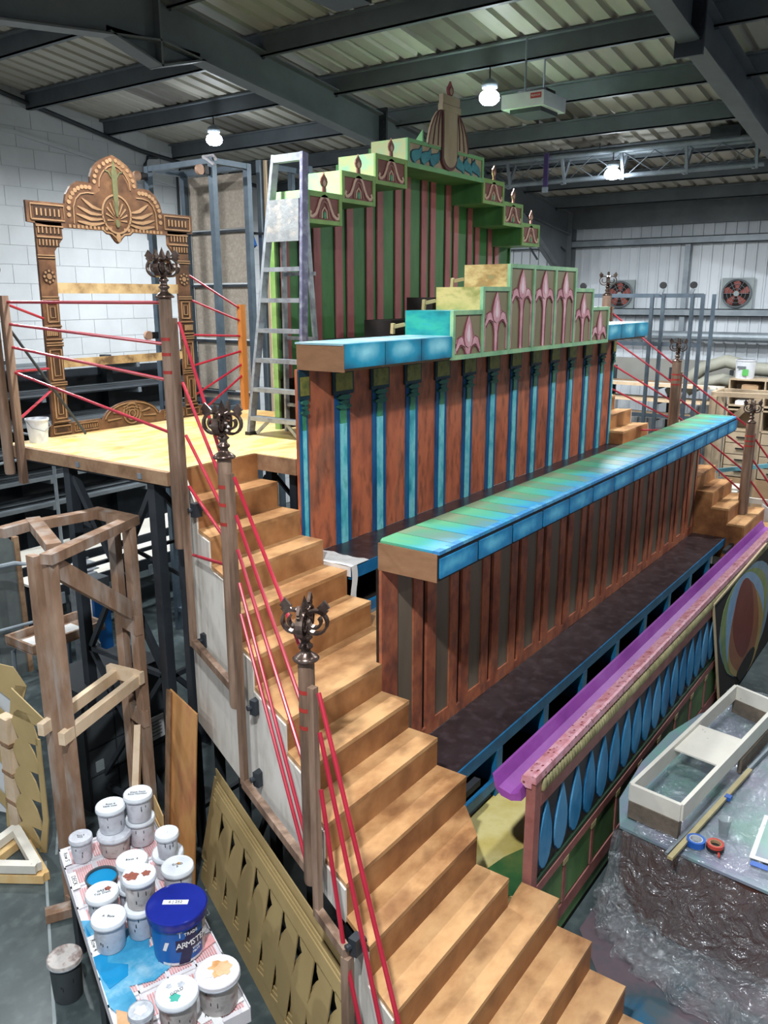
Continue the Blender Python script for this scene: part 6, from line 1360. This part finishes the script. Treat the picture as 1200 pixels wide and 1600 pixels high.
table(13.3, 4.6, 14.0, 6.4, 1.55, 'dark metal bench beyond the upper steps of the far staircase', top='steel_dark', nm='metal_bench')
rr = random.Random(11)
pal = ['cloth_white', 'steel_grey', 'steel_dark', 'cardboard', 'pine_white', 'steel_light', 'shelf_wood']
for i in range(26):
    if i < 14: x, y, z = 14.45 + rr.random()*.5, 4.3 + rr.random()*2.1, 1.95
    elif i < 20: x, y, z = 13.35 + rr.random()*.4, 4.7 + rr.random()*1.4, 1.55
    else: x, y, z = 14.0 + rr.random()*.4, 3.1 + rr.random()*1.0, 1.35
    a, b_, h_ = .08+.14*rr.random(), .10+.22*rr.random(), .05+.16*rr.random(); m_ = pal[rr.randrange(7)]
    cn = {'cloth_white': 'white', 'steel_grey': 'mid grey', 'steel_dark': 'black', 'cardboard': 'cardboard', 'pine_white': 'cream', 'steel_light': 'pale grey', 'shelf_wood': 'tan'}[m_]
    part(MB().box(x, y, z, x+a, y+b_, z+h_).box(x+.01, y+.01, z+h_, x+a-.01, y+b_-.01, z+h_+.012), 'workshop_box', m_, None, f'{cn} {"flat" if h_ < .11 else "upright"} box on the {"high grey workbench" if i < 14 else "dark metal bench" if i < 20 else "low white bench"} beyond the far staircase', 'box', 'clutter on the far benches')
t = thing('timber_truss_stand', 'pale timber trestle frame with a diagonal brace, behind the end of the blue canopy', 'trestle', (13.4, 2.9, 0))
part(MB().bar((13.4, 3.40, 2.95), (13.4, 1.7, 2.98), .06, .07), 'top_rail', 'shelf_wood', t); part(MB().bar((13.9, 3.40, 2.96), (13.9, 1.7, 2.97), .06, .07), 'top_rail', 'shelf_wood', t)
part(MB().bar((13.4, 3.38, 2.96), (13.9, 3.38, 2.96), .06, .06), 'cross_rail', 'shelf_wood', t)
for x, y in ((13.4, 2.72), (13.4, 3.36), (13.9, 3.36)): part(MB().box(x-.05, y-.05, 0, x+.05, y+.05, 2.92), 'leg', 'shelf_wood', t)
part(MB().bar((13.36, 2.80, 2.88), (13.36, 3.30, 2.30), .05, .09), 'brace', 'shelf_wood', t)
t = thing('cyan_rail', 'long pale blue rail slanting behind the right hand railing', 'rail', (13.1, 2.6, 1.6)); part(MB().bar((13.1, 3.25, 1.80), (13.1, 1.8, 2.12), .04, .06), 'rail', 'light_blue_rail', t); part(MB().box(13.08, 3.2, 0, 13.12, 3.26, 1.8), 'support', 'steel_grey', t); part(MB().box(13.08, 1.8, 0, 13.12, 1.86, 2.1), 'support', 'steel_grey', t)
t = thing('white_flat', 'white scenery frame standing right of the far staircase, behind the red rods', 'flat', (12.9, 2.5, 0))
part(MB().box(12.95, 2.25, 0, 12.99, 2.42, 1.5).box(12.95, 2.42, 1.42, 12.99, 3.1, 1.5).box(12.95, 3.05, 0, 12.99, 3.12, 1.5), 'frame', 'pine_white', t); part(MB().pyz([(2.1, 0), (2.4, 0), (2.4, 1.45), (2.1, 1.25)], 12.88, 12.9), 'panel', 'white_plastic', t)
t = thing('white_arch_frame', 'white pine frame lying in a stack left of the right staircase post', 'frame', (12.4, 4.2, 1.9))
part(MB().bar((12.3, 4.55, 2.30), (12.5, 3.75, 2.30), .05, .09).bar((12.3, 4.55, 2.25), (12.1, 3.9, 1.6), .05, .09).bar((12.5, 3.75, 2.30), (12.4, 3.7, 1.3), .05, .09), 'frame', 'pine_white', t); part(MB().box(12.2, 3.7, 0, 12.9, 4.5, 1.3), 'plinth', 'steel_grey', t)
t = thing('small_triangle_frame', 'small pine triangle frame on the bench near the grey rack', 'frame', (14.3, 4.0, 1.9))
part(MB().bar((14.3, 4.1, 2.0), (14.3, 4.1, 2.45), .03).bar((14.3, 4.1, 2.45), (14.3, 3.75, 2.1), .03).bar((14.3, 3.75, 2.1), (14.3, 4.1, 2.0), .03), 'frame', 'raw_pine', t); part(MB().box(14.28, 3.9, 1.36, 14.32, 3.95, 2.05), 'foot', 'raw_pine', t)
